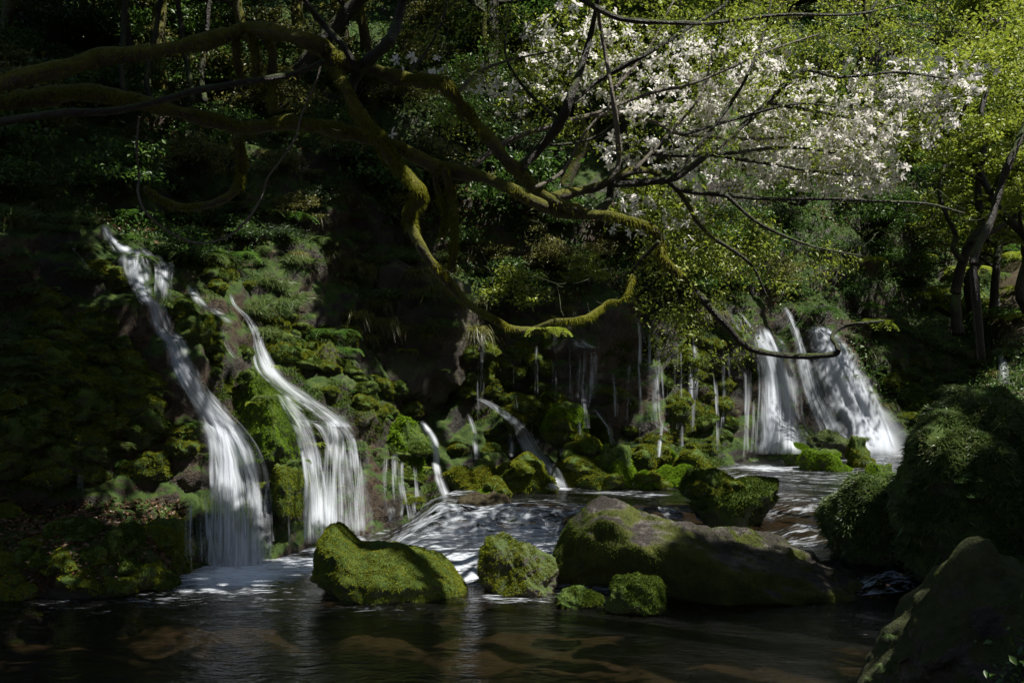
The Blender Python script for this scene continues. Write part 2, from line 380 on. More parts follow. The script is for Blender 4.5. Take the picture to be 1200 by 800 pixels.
def wpt(px, py, z=0.): Yd = (H-z)*F/(py-CY); return (px-CX)/F*Yd, Yd
for px, py, z, rx, ry, k in [(282, 672, 0, .75, .9, 1.4), (340, 662, 0, .75, .8, 1.1), (385, 638, 0, .6, .7, 1.15), (425, 618, 0, .5, .6, 1.0), (250, 680, 0, .7, .45, .8), (330, 672, 0, .6, .4, .7),
     (205, 700, 0, .8, .4, .42), (330, 720, 0, 1.0, .6, .36),
     (915, 530, .5, .9, .8, 1.3), (1022, 528, .5, 1.1, 1.1, 1.5), (975, 540, .5, .7, .6, .8), (900, 550, .5, .8, .7, .8), (655, 570, .44, .3, .35, 1.2), (720, 577, .44, .5, .25, .6), (765, 580, .44, .3, .2, .7), (600, 610, .3, .55, .5, .8),
     (540, 632, .2, .5, .8, .75), (500, 625, .1, .5, .6, .7), (530, 590, .3, .4, .4, .6), (700, 597, .44, .5, .4, .5), (620, 612, .3, .35, .3, .9), (480, 605, .05, .4, .5, .9),
     (700, 690, 0, .6, .3, .6), (600, 700, 0, .6, .3, .55), (1010, 575, .45, .8, .5, .5), (950, 600, .4, .5, .4, .5), (1045, 660, .15, .45, .6, .6)]:
    cx_, cy_ = wpt(px, py, z); foam = np.maximum(foam, k*np.exp(-((X-cx_)/rx)**2-((Y-cy_)/ry)**2))
pool = link('stream_water', mesh('stream_water', np.stack([X, Y, wz], 1), grid_faces(len(wx), len(wy)), water_m, attrs={'foam': foam})); tag(pool, kind='structure')

# ------------------------------------------------------------ waterfalls
FALLPTS = []
def waterfall(name, paths, label, cat='waterfall', group=None, off=.09, fan=True):
    """paths: list of (list of (px,py,halfwidth px), density); draped on the wall"""
    parts = []; UV = []; DN = []; ED = []
    for path, dens in paths:
        c = catmull(np.array(path, float), 10); c[:, 2] *= 1.3; n = len(c); hwmax = c[:, 2].max(); m = int(np.clip(hwmax*1.1, 4, 34))
        us = np.linspace(-1, 1, m); FALLPTS.extend([tuple(q_) for q_ in c]) if cat == 'waterfall' else None
        D = np.zeros((n, m))
        for i in range(n):
            for j in range(m):
                h, _ = hit(c[i, 0]+us[j]*c[i, 2], c[i, 1], near_ok=False); D[i, j] = h[1] if h is not None else np.nan
        D = np.where(np.isnan(D), np.nanmin(D), D)
        E = D.copy()
        for _ in range(3):
            Pd = np.pad(E, 1, mode='edge'); E = np.minimum.reduce([Pd[1:-1, 1:-1], Pd[:-2, 1:-1], Pd[2:, 1:-1], Pd[1:-1, :-2], Pd[1:-1, 2:]])
        for _ in range(6):
            Pd = np.pad(E, 1, mode='edge'); E = (Pd[1:-1, 1:-1]*2+Pd[:-2, 1:-1]+Pd[2:, 1:-1]+Pd[1:-1, :-2]+Pd[1:-1, 2:])/6
        E = np.minimum(E, D-.02)
        E = E-off-.05*np.sqrt(np.clip(1-us[None]**2, 0, 1))
        V = np.zeros((n, m, 3)); L = np.concatenate([[0], np.cumsum(np.hypot(np.diff(c[:, 0]), np.diff(c[:, 1])))])
        for i in range(n):
            for j in range(m): V[i, j] = P(c[i, 0]+us[j]*c[i, 2], c[i, 1], E[i, j])
        sd = random.random()*20
        ripple = fbm(np.stack([np.repeat(us[None]*hwmax*.12, n, 0).ravel(), np.repeat(L[:, None]*.01, m, 1).ravel(), np.full(n*m, sd)], 1), 2, 77).reshape(n, m)
        V[..., 1] -= .03*ripple
        parts.append((V.reshape(-1, 3), grid_faces(n, m)))
        UV.append(np.stack([np.repeat(us[None]*c[:, 2:3]*.035+sd, 1, 0).ravel(), np.repeat(L[:, None]*.035, m, 1).ravel()], 1))
        wob = vnoise(np.stack([L*.06, np.full(n, sd), L*0], 1), 3)[:, None]*.16*np.sign(us)[None]; wob = wob+vnoise(np.stack([L*.05, np.full(n, sd+9), L*0], 1), 4)[:, None]*.12
        edge = ss(1.0, .25, np.abs(us)[None]+np.abs(wob))*ss(0, 9, L)[:, None]*(1-.55*ss(L[-1]-9, L[-1], L))[:, None]*np.ones((n, m)); edge[-1] *= .6
        if m < 8: edge = (1-np.abs(us)[None]**2)*ss(0, 5, L)[:, None]*np.ones((n, m))
        gap = fbm(np.stack([np.repeat(us[None]*hwmax*.09+sd, n, 0).ravel(), np.repeat(L[:, None]*.028, m, 1).ravel(), np.full(n*m, sd)], 1), 3, 91)
        ED.append(edge.ravel()); DN.append(dens+.42*gap)
        if 12 < hwmax < 50:                                   # loose strands running beside and over the sheet
            for q_ in range(6):
                u0 = random.uniform(-.95, .95); i0 = random.randrange(0, max(1, n//2)); i1 = min(n, i0+random.randrange(n//3, n)); 
                if i1-i0 < 5: continue
                uu = u0+.1*vnoise(np.stack([L[i0:i1]*.03, np.full(i1-i0, sd+q_*3.), L[i0:i1]*0], 1), 5); k_ = 5; vs = np.linspace(-1, 1, k_)
                W_ = np.zeros((i1-i0, k_, 3)); wp = random.uniform(1.2, 3.2)
                for a_ in range(i1-i0):
                    i_ = i0+a_; x_ = uu[a_]; j_ = int(np.clip((x_+1)/2*(m-1), 0, m-1)); dd_ = E[i_, j_]-.03
                    for b_ in range(k_): W_[a_, b_] = P(c[i_, 0]+x_*c[i_, 2]+vs[b_]*wp, c[i_, 1], dd_)
                parts.append((W_.reshape(-1, 3), grid_faces(i1-i0, k_))); LL = L[i0:i1]-L[i0]
                UV.append(np.stack([np.repeat(vs[None]*wp*.035+q_, i1-i0, 0).ravel(), np.repeat(LL[:, None]*.035, k_, 1).ravel()], 1))
                ED.append(((1-vs[None]**2)*ss(0, 8, LL)[:, None]*ss(0, 8, LL[-1]-LL)[:, None]).ravel()); DN.append(np.full((i1-i0)*k_, random.uniform(.1, .6)))
    V, f = join(parts)
    o = link(name, mesh(name, V, f, fall_m, uv=np.concatenate(UV), attrs={'dens': np.concatenate(DN), 'edge': np.concatenate(ED)}))
    return tag(o, label, cat, group)

# ------------------------------------------------------------ rocks
import bmesh
ICO = {}
def ico(sub):
    if sub not in ICO:
        bm = bmesh.new(); bmesh.ops.create_icosphere(bm, subdivisions=sub, radius=1)
        ICO[sub] = (np.array([v.co[:] for v in bm.verts]), np.array([[v.index for v in f.verts] for f in bm.faces])); bm.free()
    return ICO[sub]
def rock_shape(sub, seed, rough=.28, cuts=5, lump=0.):
    V, f = ico(sub); V = V.copy(); r = np.random.default_rng(seed)
    for k in range(cuts):
        d = unit(r.normal(size=3)); c = r.uniform(.55, .85); s = V@d; V = V-np.outer(np.clip(s-c, 0, 9)*.85, d)
    n = unit(V); V = V+n*(rough*fbm(V*1.1+seed*3.1, 3, seed))[:, None]+n*(.05*fbm(V*4+seed, 3, seed+2))[:, None]
    if lump:
        d, _ = worley(V*3.2+seed, seed); V = V+n*(lump*(np.sqrt(np.clip(1-d*d, 0, 1))-.6))[:, None]
    return V, f
def tri_sample(V, f, n, mask=None):
    if f.shape[1] == 4: f = np.concatenate([f[:, [0, 1, 2]], f[:, [0, 2, 3]]])
    A, B, D = V[f[:, 0]], V[f[:, 1]], V[f[:, 2]]; cr = np.cross(B-A, D-A); ar = np.linalg.norm(cr, axis=1)
    w = ar if mask is None else ar*mask((A+B+D)/3, unit(cr)); w = w/w.sum()
    i = rng.choice(len(f), n, p=w); u, v = rng.random((n, 1)), rng.random((n, 1)); s = (u+v) > 1; u = np.where(s, 1-u, u); v = np.where(s, 1-v, v)
    return A[i]+(B[i]-A[i])*u+(D[i]-A[i])*v, unit(cr[i])
def fuzz(V, f, n, L, w, mask=None, droop=.4):
    p, q = tri_sample(V, f, n, mask); 
    return blades(p-q*.01, q+rvec(n)*.7+np.array([0, 0, .25]), L*rng.uniform(.5, 1.4, n), w, droop, 2)
def moss_mask(C_, n): return ss(-.25, .35, n[:, 2])*ss(-.35, .0, fbm(C_*2.2, 3, 51))+.02

def rock(box, Y, label, mat=mossrock_m, sub=5, seed=1, mossn=9000, mossmat=moss_f, dY=None, tilt=0, cat='rock', name='mossy_rock', rough=.28, L=.035, group=None, lump=.04, sink=.35, cuts=5, profile=None, mask=moss_mask):
    x0, x1, yt, yb = box; cx_ = (x0+x1)/2; top = P(cx_, yt, Y); bot = P(cx_, yb, Y); w = (x1-x0)/F*Y/2; h = (top[2]-bot[2])
    hh = h*(1+sink)/2; V, f = rock_shape(sub, seed, rough, cuts, lump)
    V = V/np.abs(V).max(0)
    d = dY if dY else w*.75
    V = V*np.array([w, d, hh])
    if profile is not None:                       # extra height along x, in metres
        pc = catmull(np.stack([profile[0], profile[1]], 1), 8); pf = np.interp(V[:, 0]/w, pc[:, 0], pc[:, 1]); V[:, 2] = (V[:, 2]+hh)*pf; V[:, 2] = V[:, 2]/V[:, 2].max()*2*hh-hh
    nn_ = unit(V/np.array([w, d, hh])**2); sz = min(w, 2*hh); V = V+nn_*((.04 if box[0] == 360 else .06 if box[0] == 634 else .13)*sz*fbm(V/sz*1.6+seed, 3, seed+40)+.05*sz*fbm(V/sz*6+seed, 3, seed+41))[:, None]
    if tilt: c, s = math.cos(tilt), math.sin(tilt); V = V@np.array([[c, 0, s], [0, 1, 0], [-s, 0, c]])
    base = np.array([top[0], Y+d*.25, top[2]-2*hh])
    V = V+np.array([0, 0, hh])
    o = link(name, mesh(name, V, f, mat), loc=tuple(base)); tag(o, label, cat, group)
    RB.append(BVHTree.FromPolygons([tuple(v_) for v_ in V+base], [tuple(int(k_) for k_ in f_) for f_ in f]))
    if mossn:
        mv, mf = fuzz(V, f, mossn, L, L*.25, mask)
        link('moss', mesh('moss', mv, mf, mossmat), o)
    return o
R = rock
U_ = random.uniform
R((360, 552, 621, 706), 10.3, 'big long moss covered boulder standing in the pool before the left falls', seed=3, mossn=42000, sink=.3, dY=.6, rough=.07, lump=.06, cuts=0, sub=6, L=.032, profile=([-1, -.75, -.55, -.35, -.05, .35, .7, 1], [1.3, 1.4, 1.2, .96, .96, .93, .8, .6]))
R((560, 662, 629, 696), 10.4, 'pointed mossy rock with a pale bare right face beside the slab', seed=11, mat=barerock_m, mossn=16000, dY=.42, rough=.2, sub=6, cuts=6, profile=([-1, -.8, -.4, 0, .4, .8, 1], [1.1, 1.2, 1.1, .98, .8, .7, .6]), mask=lambda c, n: ss(-.3, .2, n[:, 2])*ss(.35, -.1, n[:, 0]+.25*fbm(c*5, 3, 8))+.01)
R((634, 1072, 589, 733), 10.6, 'huge long boulder with a lichen streaked bare back and mossy flanks', mat=slab_m, seed=5, mossn=70000, dY=1.15, rough=.15, lump=0, cuts=4, sub=6, sink=.25, L=.03, name='slab_boulder', cat='boulder', mossmat=moss_dark,
  profile=([-1, -.7, -.4, 0, .3, .6, .85, 1], [.9, 1.3, 1.08, .9, .82, .78, .82, .9]), mask=lambda c, n: ss(1.0, .5, n[:, 2]+.3*fbm(c*1.6, 3, 52))*ss(-.4, .1, n[:, 2])+.03)
R((645, 703, 686, 714), 9.8, 'low flat mossy stone in the pool in front of the pointed rock', seed=8, mossn=5000, mossmat=moss_dark)
R((708, 784, 671, 720), 9.5, 'dark round mossy stone at the front left foot of the long slab', seed=9, mossn=9000, mossmat=moss_dark)
R((795, 930, 557, 606), 12.6, 'dark flat rock with drooping grass on top behind the long slab', seed=12, mossn=16000, mossmat=moss_dark, dY=.6, lump=.02, L=.05)
R((380, 580, 312, 490), 16.4, 'huge dark bare rock overhanging in the centre below the bent mossy limb', mat=rock_mat('overhang_rock', rock=((.02, .016, .012), (.045, .036, .028), (.08, .065, .05)), lo=.6, hi=.75, mossamt=.6), seed=15, mossn=6000, dY=1.0, rough=.3, lump=0, sub=6, cuts=8, sink=.05, name='overhanging_rock')
R((270, 354, 428, 560), 12.9, 'tall bright green mossy hump between the two left waterfalls', seed=18, mossn=26000, mossmat=moss_bright, dY=.5, rough=.15, sub=6, tilt=.12, sink=.2)
R((314, 360, 536, 598), 12.5, 'mossy lump below the tall hump between the left falls', seed=19, mossn=9000, dY=.35)
R((172, 224, 604, 684), 11.2, 'upright moss covered rock at the foot of the left fall', seed=20, mossn=14000, dY=.3, rough=.18)
R((84, 131, 647, 692), 10.5, 'round mossy stone at the left waterline', seed=21, mossn=9000, dY=.25, rough=.1)
R((360, 400, 396, 440), 14.6, 'angular yellowish rock above the middle left falls', mat=barerock_m, seed=22, mossn=4000, dY=.3, rough=.3, cuts=9, lump=0)
R((364, 446, 428, 506), 14.5, 'brown domed rock with moss cap beside the overhanging rock', mat=barerock_m, seed=23, mossn=14000, dY=.5)
R((446, 500, 478, 560), 15.0, 'bushy bright green mossy ledge left of the narrow crooked fall', seed=24, mossn=14000, mossmat=moss_bright, L=.06)
for k, (bx_, Yk, lb, mm) in enumerate([
    ((583, 650, 533, 576), 14.7, 'broad mossy stone at the foot of the stepped cascade', moss_f), ((551, 604, 570, 606), 13.9, 'vivid lime green mossy stone by the stream edge', moss_bright),
    ((528, 584, 538, 582), 14.9, 'mossy heap at the foot of the small faint fall', moss_f), ((590, 626, 461, 489), 16.2, 'moss cushion beside the top of the stepped cascade', moss_f),
    ((640, 684, 473, 508), 16.0, 'bright moss cushion right of the stepped cascade', moss_bright), ((622, 658, 459, 484), 16.5, 'upper moss cushion under the centre wall', moss_f),
    ((650, 697, 510, 566), 15.2, 'mossy dome right of the stepped cascade foot', moss_f), ((695, 742, 524, 574), 15.0, 'mossy stone at the stream edge right of the mossy dome', moss_bright),
    ((736, 776, 520, 556), 15.9, 'moss capped stone in the middle of the centre heap', moss_f), ((770, 812, 546, 574), 15.2, 'low moss stone at the front of the centre heap', moss_bright),
    ((792, 862, 530, 572), 15.5, 'largest yellow mossed stone at the right of the centre heap', moss_f), ((762, 800, 522, 546), 16.3, 'rear moss stone of the centre heap', moss_bright), ((676, 712, 488, 520), 16.4, 'small moss stone beneath the thin veil fall', moss_dark), ((742, 775, 554, 577), 14.9, 'tiny grassy stone at the water in the centre heap', moss_bright)]):
    w_ = bx_[1]-bx_[0]; R((bx_[0]-w_*.12, bx_[1]+w_*.12, bx_[2], bx_[3]+4), Yk, lb, seed=30+k, mossn=11000, mossmat=mm, L=.05, sub=5, rough=.38, lump=.16, sink=.5, tilt=U_(-.25, .25), dY=w_/F*Yk*.6)
for k, (bx_, Yk, lb, mt, mm) in enumerate([
    ((918, 958, 520, 546), 17.2, 'left mossy block of the small island below the right falls', mossrock_m, moss_bright), ((936, 1000, 528, 564), 16.6, 'flat bright mossy rock at the front of the island', mossrock_m, moss_bright),
    ((985, 1028, 508, 562), 17.0, 'tallest mossy rock at the right of the island', mossrock_m, moss_f), ((938, 1006, 503, 530), 17.6, 'dark brown wet ledge rock on top of the island', barerock_m, moss_dark),
    ((952, 998, 561, 577), 15.8, 'small dark stone in the stream before the island', mossrock_m, moss_dark), ((1012, 1056, 542, 590), 15.5, 'yellow mossed rock at the edge of the right bank', mossrock_m, moss_bright)]):
    R(bx_, Yk, lb, mat=mt, seed=50+k, mossn=11000 if mt is mossrock_m else 1500, mossmat=mm, L=.045, rough=.34, lump=.1, sink=.5)
R((1046, 1290, 456, 690), 9.9, 'large rounded mound shaggy with dark grass and moss at the right edge', seed=62, mossn=60000, mossmat=grass_m, sub=6, dY=1.0, rough=.16, sink=.2, L=.075, name='mossy_mound', cat='mound', cuts=0, lump=.05)
R((964, 1082, 556, 662), 10.9, 'low overhanging mound with drooping grass at the mouth of the right channel', seed=63, mossn=26000, mossmat=grass_m, dY=.6, rough=.15, sink=.2, L=.07, name='mossy_mound', cat='mound', cuts=0, lump=.04)
R((1020, 1290, 632, 860), 6.8, 'large dark rock with sparse moss in the lower right corner', mat=rock_mat('corner_rock', rock=((.018, .014, .011), (.06, .048, .038), (.16, .14, .12)), lo=.46, hi=.58, moss=((.02, .025, .008), (.04, .045, .012), (.06, .06, .015))), seed=60, mossn=20000, mossmat=moss_dark, sub=6, dY=.8, rough=.28, sink=.1, L=.02, cuts=9, profile=([-1, -.5, 0, 1], [.35, .8, 1, 1.1]))
for k, (bx_, Yk) in enumerate([((536, 600, 576, 602), 13.4), ((600, 690, 590, 606), 13.6), ((655, 740, 600, 615), 12.6)]):
    R(bx_, Yk, ['wet brown stone behind the vivid lime green stone', 'low wet stone under the small stream step', 'wet stone by the rear edge of the long slab'][k], mat=bed_m, seed=70+k, mossn=0, rough=.14, cuts=1, lump=0, name='wet_stone', cat='stone')
waterfall('waterfall', [([(72, 258, 3), (80, 275, 4), (88, 292, 4), (103, 312, 5)], -.1)], 'faint upper trickle at the far left above the tall waterfall')
waterfall('waterfall', [([(123, 262, 4), (128, 277, 5), (140, 288, 9), (150, 297, 14)], .8),
    ([(160, 290, 14), (160, 304, 18), (160, 318, 15), (167, 345, 10), (174, 358, 9)], .75), ([(184, 296, 10), (190, 306, 10), (193, 318, 9), (190, 352, 8)], .35),
    ([(168, 349, 7), (180, 356, 11), (187, 373, 12), (193, 388, 13), (208, 404, 13), (212, 425, 14), (222, 446, 15), (236, 468, 16), (252, 492, 19), (264, 512, 24), (273, 540, 27), (279, 580, 30), (281, 620, 32), (281, 672, 36)], .8),
    ([(215, 430, 5), (238, 455, 6), (258, 480, 8), (290, 520, 10), (304, 570, 12), (306, 625, 13), (306, 665, 14)], .3),
    ([(196, 400, 8), (214, 430, 9), (236, 470, 9), (256, 505, 11), (262, 560, 12), (262, 665, 14)], .5),
    ([(232, 575, 9), (232, 620, 12), (235, 672, 14)], -.05)],
    'tall silky waterfall sliding down the left mossy slope into the foaming pool')
waterfall('waterfall', [([(222, 333, 4), (228, 345, 6), (240, 358, 8), (255, 366, 8), (268, 378, 6)], .55), ([(262, 378, 3), (262, 400, 3), (275, 420, 4), (296, 432, 6)], .1),
    ([(270, 343, 3), (276, 358, 3), (290, 372, 4), (300, 390, 5), (305, 410, 7), (315, 432, 10), (335, 452, 13), (360, 470, 15), (385, 488, 17), (398, 500, 17)], .5),
    ([(330, 460, 7), (342, 480, 9), (355, 500, 11), (365, 535, 11), (371, 573, 13), (372, 636, 16)], .5),
    ([(385, 488, 9), (391, 510, 10), (391, 540, 10), (390, 580, 12), (391, 632, 14)], .55),
    ([(396, 492, 9), (409, 512, 11), (414, 540, 12), (417, 573, 13), (421, 622, 15)], .45),
    ([(350, 490, 4), (380, 500, 40), (392, 530, 42), (395, 575, 38), (397, 628, 40)], .0)],
    'middle left waterfall splitting into three white curtains behind the mossy boulder')
for k, (x, y0, y1, w, d) in enumerate([(452, 535, 600, 3, .2), (462, 530, 590, 4, .25), (470, 540, 588, 3, .1), (484, 545, 590, 4, .1), (477, 585, 608, 9, .1), (456, 590, 612, 6, .3)]):
    waterfall('trickle', [([(x, y0, w), (x+random.uniform(-2, 2), (y0+y1)/2, w), (x+3, y1, w*1.4)], d)], 'thin trickle dripping off the mossy ledge left of the narrow crooked fall', 'trickle', 'trickles below the fern covered mossy ledge')
waterfall('waterfall', [([(494, 492, 4), (500, 503, 5), (509, 517, 5), (511, 535, 5), (513, 552, 5), (518, 570, 6), (527, 592, 7)], .85)], 'narrow crooked waterfall beside the dark overhanging rock')
waterfall('waterfall', [([(547, 484, 4), (554, 505, 6), (556, 538, 7)], .35)], 'small faint fall left of the mossy cascade rocks')
waterfall('waterfall', [([(560, 466, 5), (575, 474, 6), (590, 484, 6), (604, 495, 7), (612, 502, 8), (618, 515, 11), (626, 530, 12), (638, 542, 10), (648, 554, 10), (654, 574, 12)], .6), ([(598, 503, 4), (600, 520, 5), (600, 535, 6)], .4)], 'stepped cascade tumbling beside the round mossy stones under the centre wall')
waterfall('waterfall', [([(694, 478, 4), (702, 488, 5), (711, 501, 6), (716, 522, 7)], .3)], 'small fall to the right of the bright moss cushions in the centre')
waterfall('waterfall', [([(676, 396, 6), (684, 405, 10), (697, 408, 12)], .45), ([(683, 405, 4), (683, 440, 6), (682, 478, 7)], .0), ([(696, 410, 5), (696, 450, 6), (693, 482, 7)], .1), ([(667, 400, 3), (668, 440, 4), (667, 472, 4)], -.05)], 'thin veil fall over the dark centre wall under the hanging limb')
waterfall('waterfall', [([(746, 372, 5), (748, 400, 6), (747, 428, 6)], .0), ([(757, 418, 6), (765, 430, 4), (768, 455, 5), (770, 492, 6), (780, 505, 4)], .2)], 'stringy fall with a bent foot on the dark wall between veil and large falls')
def FT(x, y):
    a_ = 'under the bent mossy limb' if x < 640 else 'beside the thin veil fall' if x < 720 else 'beside the bent stringy fall' if x < 800 else 'left of the broad right falls'
    return ('thin thread of water high on the dark wall ' if y < 412 else 'thin thread of water low on the dark wall ')+a_
for k in range(40):
    x = random.choice([random.uniform(560, 720), random.uniform(730, 880), random.uniform(730, 880)]); y0 = random.uniform(385, 440); y1 = min(y0+random.uniform(50, 120), 535)
    w = random.uniform(1.3, 4)
    waterfall('trickle', [([(x, y0, w), (x+random.uniform(-3, 3), (y0+y1)/2, w), (x+random.uniform(-3, 3), y1, w*1.2)], random.uniform(-.1, .22))], FT(x, y0), 'trickle', 'trickles on the dark centre wall')
for k in range(12):
    x = random.choice([random.uniform(40, 120), random.uniform(300, 345)]); y0 = random.uniform(500, 540) if x < 200 else random.uniform(560, 580)
    waterfall('trickle', [([(x, y0, 1.6), (x, y0+35, 2), (x+1, y0+random.uniform(50, 75), 2.2)], -.1)], 'fine thread of water dripping from the moss at the left falls', 'trickle', 'drips on the left slope')
waterfall('waterfall', [([(858, 360, 6), (870, 382, 8), (886, 410, 10), (888, 450, 15), (885, 530, 20)], .02), ([(893, 383, 6), (899, 400, 14), (906, 420, 18), (914, 453, 21), (915, 493, 24), (915, 532, 28)], .95), ([(890, 400, 8), (902, 440, 10), (904, 530, 14)], .4)],
    'wide white curtain waterfall on the left of the bright right hand falls')
waterfall('waterfall', [([(917, 358, 4), (926, 374, 5), (936, 400, 5), (943, 427, 9), (955, 467, 11), (970, 500, 15), (975, 515, 17)], .55)], 'slim slanting waterfall between the two broad right hand falls')
waterfall('waterfall', [([(958, 380, 8), (966, 392, 18), (975, 413, 24), (989, 447, 29), (1005, 480, 33), (1018, 505, 38), (1022, 535, 44)], 1.5), ([(962, 384, 10), (985, 412, 12), (1005, 450, 14), (1022, 490, 16), (1032, 530, 20)], .8)],
    'brightest sunlit waterfall fanning out at the right end of the wall')
waterfall('waterfall', [([(1166, 408, 3), (1175, 425, 5), (1180, 452, 8)], .35)], 'tiny faint waterfall at the far right edge above the grassy bank')
waterfall('waterfall', [([(1160, 337, 3), (1168, 347, 3), (1170, 362, 4)], .1)], 'tiny trickle high on the right beside the forked tree')

# moss cushions scattered on the slopes: shared shapes
protos = []
for k in range(6):
    V, f = rock_shape(4, 90+k, .5, 2, .16); V = V*np.array([1.1, .9, .75])
    me = mesh('moss_cushion', V, f, mossrock_m); mv, mf = fuzz(V, f, 3500, .17, .045, moss_mask)
    protos.append((me, mesh('moss', mv, mf, [moss_f, moss_dark, moss_f][k % 3])))
def cushions(regs, n, size, label, group):
    label = label.replace('moss cushion', 'CC')
    k = 0; tries = 0
    while k < n and tries < n*6:
        tries += 1; x0, x1, y0, y1 = random.choice(regs); px, py = random.uniform(x0, x1), random.uniform(y0, y1)
        h, nn = hit(px, py)
        if any(abs(px-q_[0]) < q_[2]+7 and abs(py-q_[1]) < 9 for q_ in FALLPTS): continue
        if h is None or h[2] < wlev(h[0], h[1])-.05 : continue
        s = random.uniform(*size); me, mo = protos[random.randrange(6)]
        o = link('moss_cushion', me, loc=tuple(h-nn*s*.35), rot=(random.uniform(-.3, .3), random.uniform(-.3, .3), random.uniform(0, 6.3)), sc=(s, s, s*random.uniform(.7, 1.1)))
        tag(o, label.replace('CC', ['bright', 'dark', 'yellowish'][protos.index((me, mo)) % 3]+' moss cushion')+(' high up' if py < (y0+y1)/2 else ' lower down')+(', small' if s < sum(size)/2 else ', large'), 'moss cushion', group); link('moss', mo, o); k += 1
cushions([(0, 150, 590, 690), (0, 90, 600, 690), (130, 200, 620, 690)], 34, (.06, .2), 'mossy stone on the low shelf at the left waterline', 'mossy stones on the left shelf')
cushions([(40, 170, 290, 480), (60, 220, 400, 560), (0, 120, 420, 560)], 90, (.1, .27), 'moss cushion on the slope left of the tall left waterfall', 'moss cushions left of the left fall')
cushions([(200, 290, 310, 470), (190, 250, 350, 420), (270, 340, 370, 430)], 50, (.07, .19), 'moss cushion between the two left waterfalls', 'moss cushions between the left falls')
cushions([(340, 480, 440, 560), (300, 420, 380, 440), (420, 500, 470, 590), (530, 620, 500, 570)], 50, (.08, .2), 'moss cushion beside the middle left falls', 'moss cushions right of the middle left falls')
cushions([(540, 880, 390, 530)], 80, (.08, .24), 'dark moss cushion on the dripping centre wall', 'moss cushions on the centre wall')
cushions([(560, 860, 500, 575)], 22, (.1, .24), 'small moss cushion at the foot of the centre wall', 'moss cushions at the centre wall foot')
cushions([(925, 965, 410, 520), (1030, 1080, 430, 520)], 14, (.12, .3), 'moss cushion beside the right waterfalls', 'moss cushions at the right falls')

# ------------------------------------------------------------ ground cover
def vis(Cn):
    px = CX+Cn[:, 0]/Cn[:, 1]*F; py = CY-(Cn[:, 2]-H)/Cn[:, 1]*F
    return ((px > -120) & (px < 1320) & (py > -160) & (py < 760)).astype(float), px, py
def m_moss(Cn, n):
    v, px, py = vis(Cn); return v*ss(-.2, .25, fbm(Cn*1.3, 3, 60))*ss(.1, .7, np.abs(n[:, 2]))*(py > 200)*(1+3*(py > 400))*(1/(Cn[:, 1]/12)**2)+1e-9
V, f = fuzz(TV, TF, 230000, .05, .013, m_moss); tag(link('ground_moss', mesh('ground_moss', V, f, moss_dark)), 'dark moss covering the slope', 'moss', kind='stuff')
def m_under(Cn, n):
    v, px, py = vis(Cn); lim = np.interp(px, [0, 100, 250, 420, 600, 900, 1050, 1200], [600, 300, 300, 360, 370, 350, 480, 480])
    return v*(py < lim)*ss(-.1, .3, fbm(Cn*1.1, 3, 63))+1e-9
p_, n_ = tri_sample(TV, TF, 90000, m_under); V, f = leaves(p_+n_*rng.uniform(.02, .22, (len(p_), 1))+rng.normal(size=p_.shape)*.03, .06, .7)
tag(link('undergrowth', mesh('undergrowth', V, f, leaf_green)), 'low leafy undergrowth on the wooded slope', 'undergrowth', kind='stuff')
p_, n_ = tri_sample(TV, TF, 26000, lambda c, n: m_under(c, n)*ss(0, .3, fbm(c*.9, 2, 66))); V, f = leaves(p_+n_*.02, .07, 1.5)
tag(link('leaf_litter', mesh('leaf_litter', V, f, dead_m)), 'brown fallen leaves on the slope', 'leaf litter', kind='stuff')
# shelf leaf litter at lower left
def m_shelf(Cn, n):
    v, px, py = vis(Cn); return v*(px < 220)*(py > 585)*(py < 690)+1e-9
p_, n_ = tri_sample(TV, TF, 5000, m_shelf); V, f = leaves(p_+n_*.02, .05, 1.5)
tag(link('leaf_litter', mesh('leaf_litter', V, f, dead_m)), 'brown fallen leaves on the low shelf by the pool', 'leaf litter', kind='stuff')
def m_bank(Cn, n):
    t_ = Cn[:, 0]-bankx(Cn[:, 1]); return (t_ > .25)*(t_ < 3.5)*(Cn[:, 1] > 5)*(Cn[:, 1] < 21)*1.+1e-9
V, f = fuzz(BV, BF, 110000, .085, .012, m_bank, .6); tag(link('grass', mesh('grass', V, f, grass_m)), 'short dark grass and moss on the right bank', 'grass', kind='stuff')
p_, n_ = tri_sample(BV, BF, 26000, m_bank); V, f = leaves(p_+n_*rng.uniform(.0, .25, (len(p_), 1))+rng.normal(size=p_.shape)*.03, .045, .6)
tag(link('undergrowth', mesh('undergrowth', V, f, leaf_green)), 'dark low leafy plants on the right bank', 'undergrowth', kind='stuff')

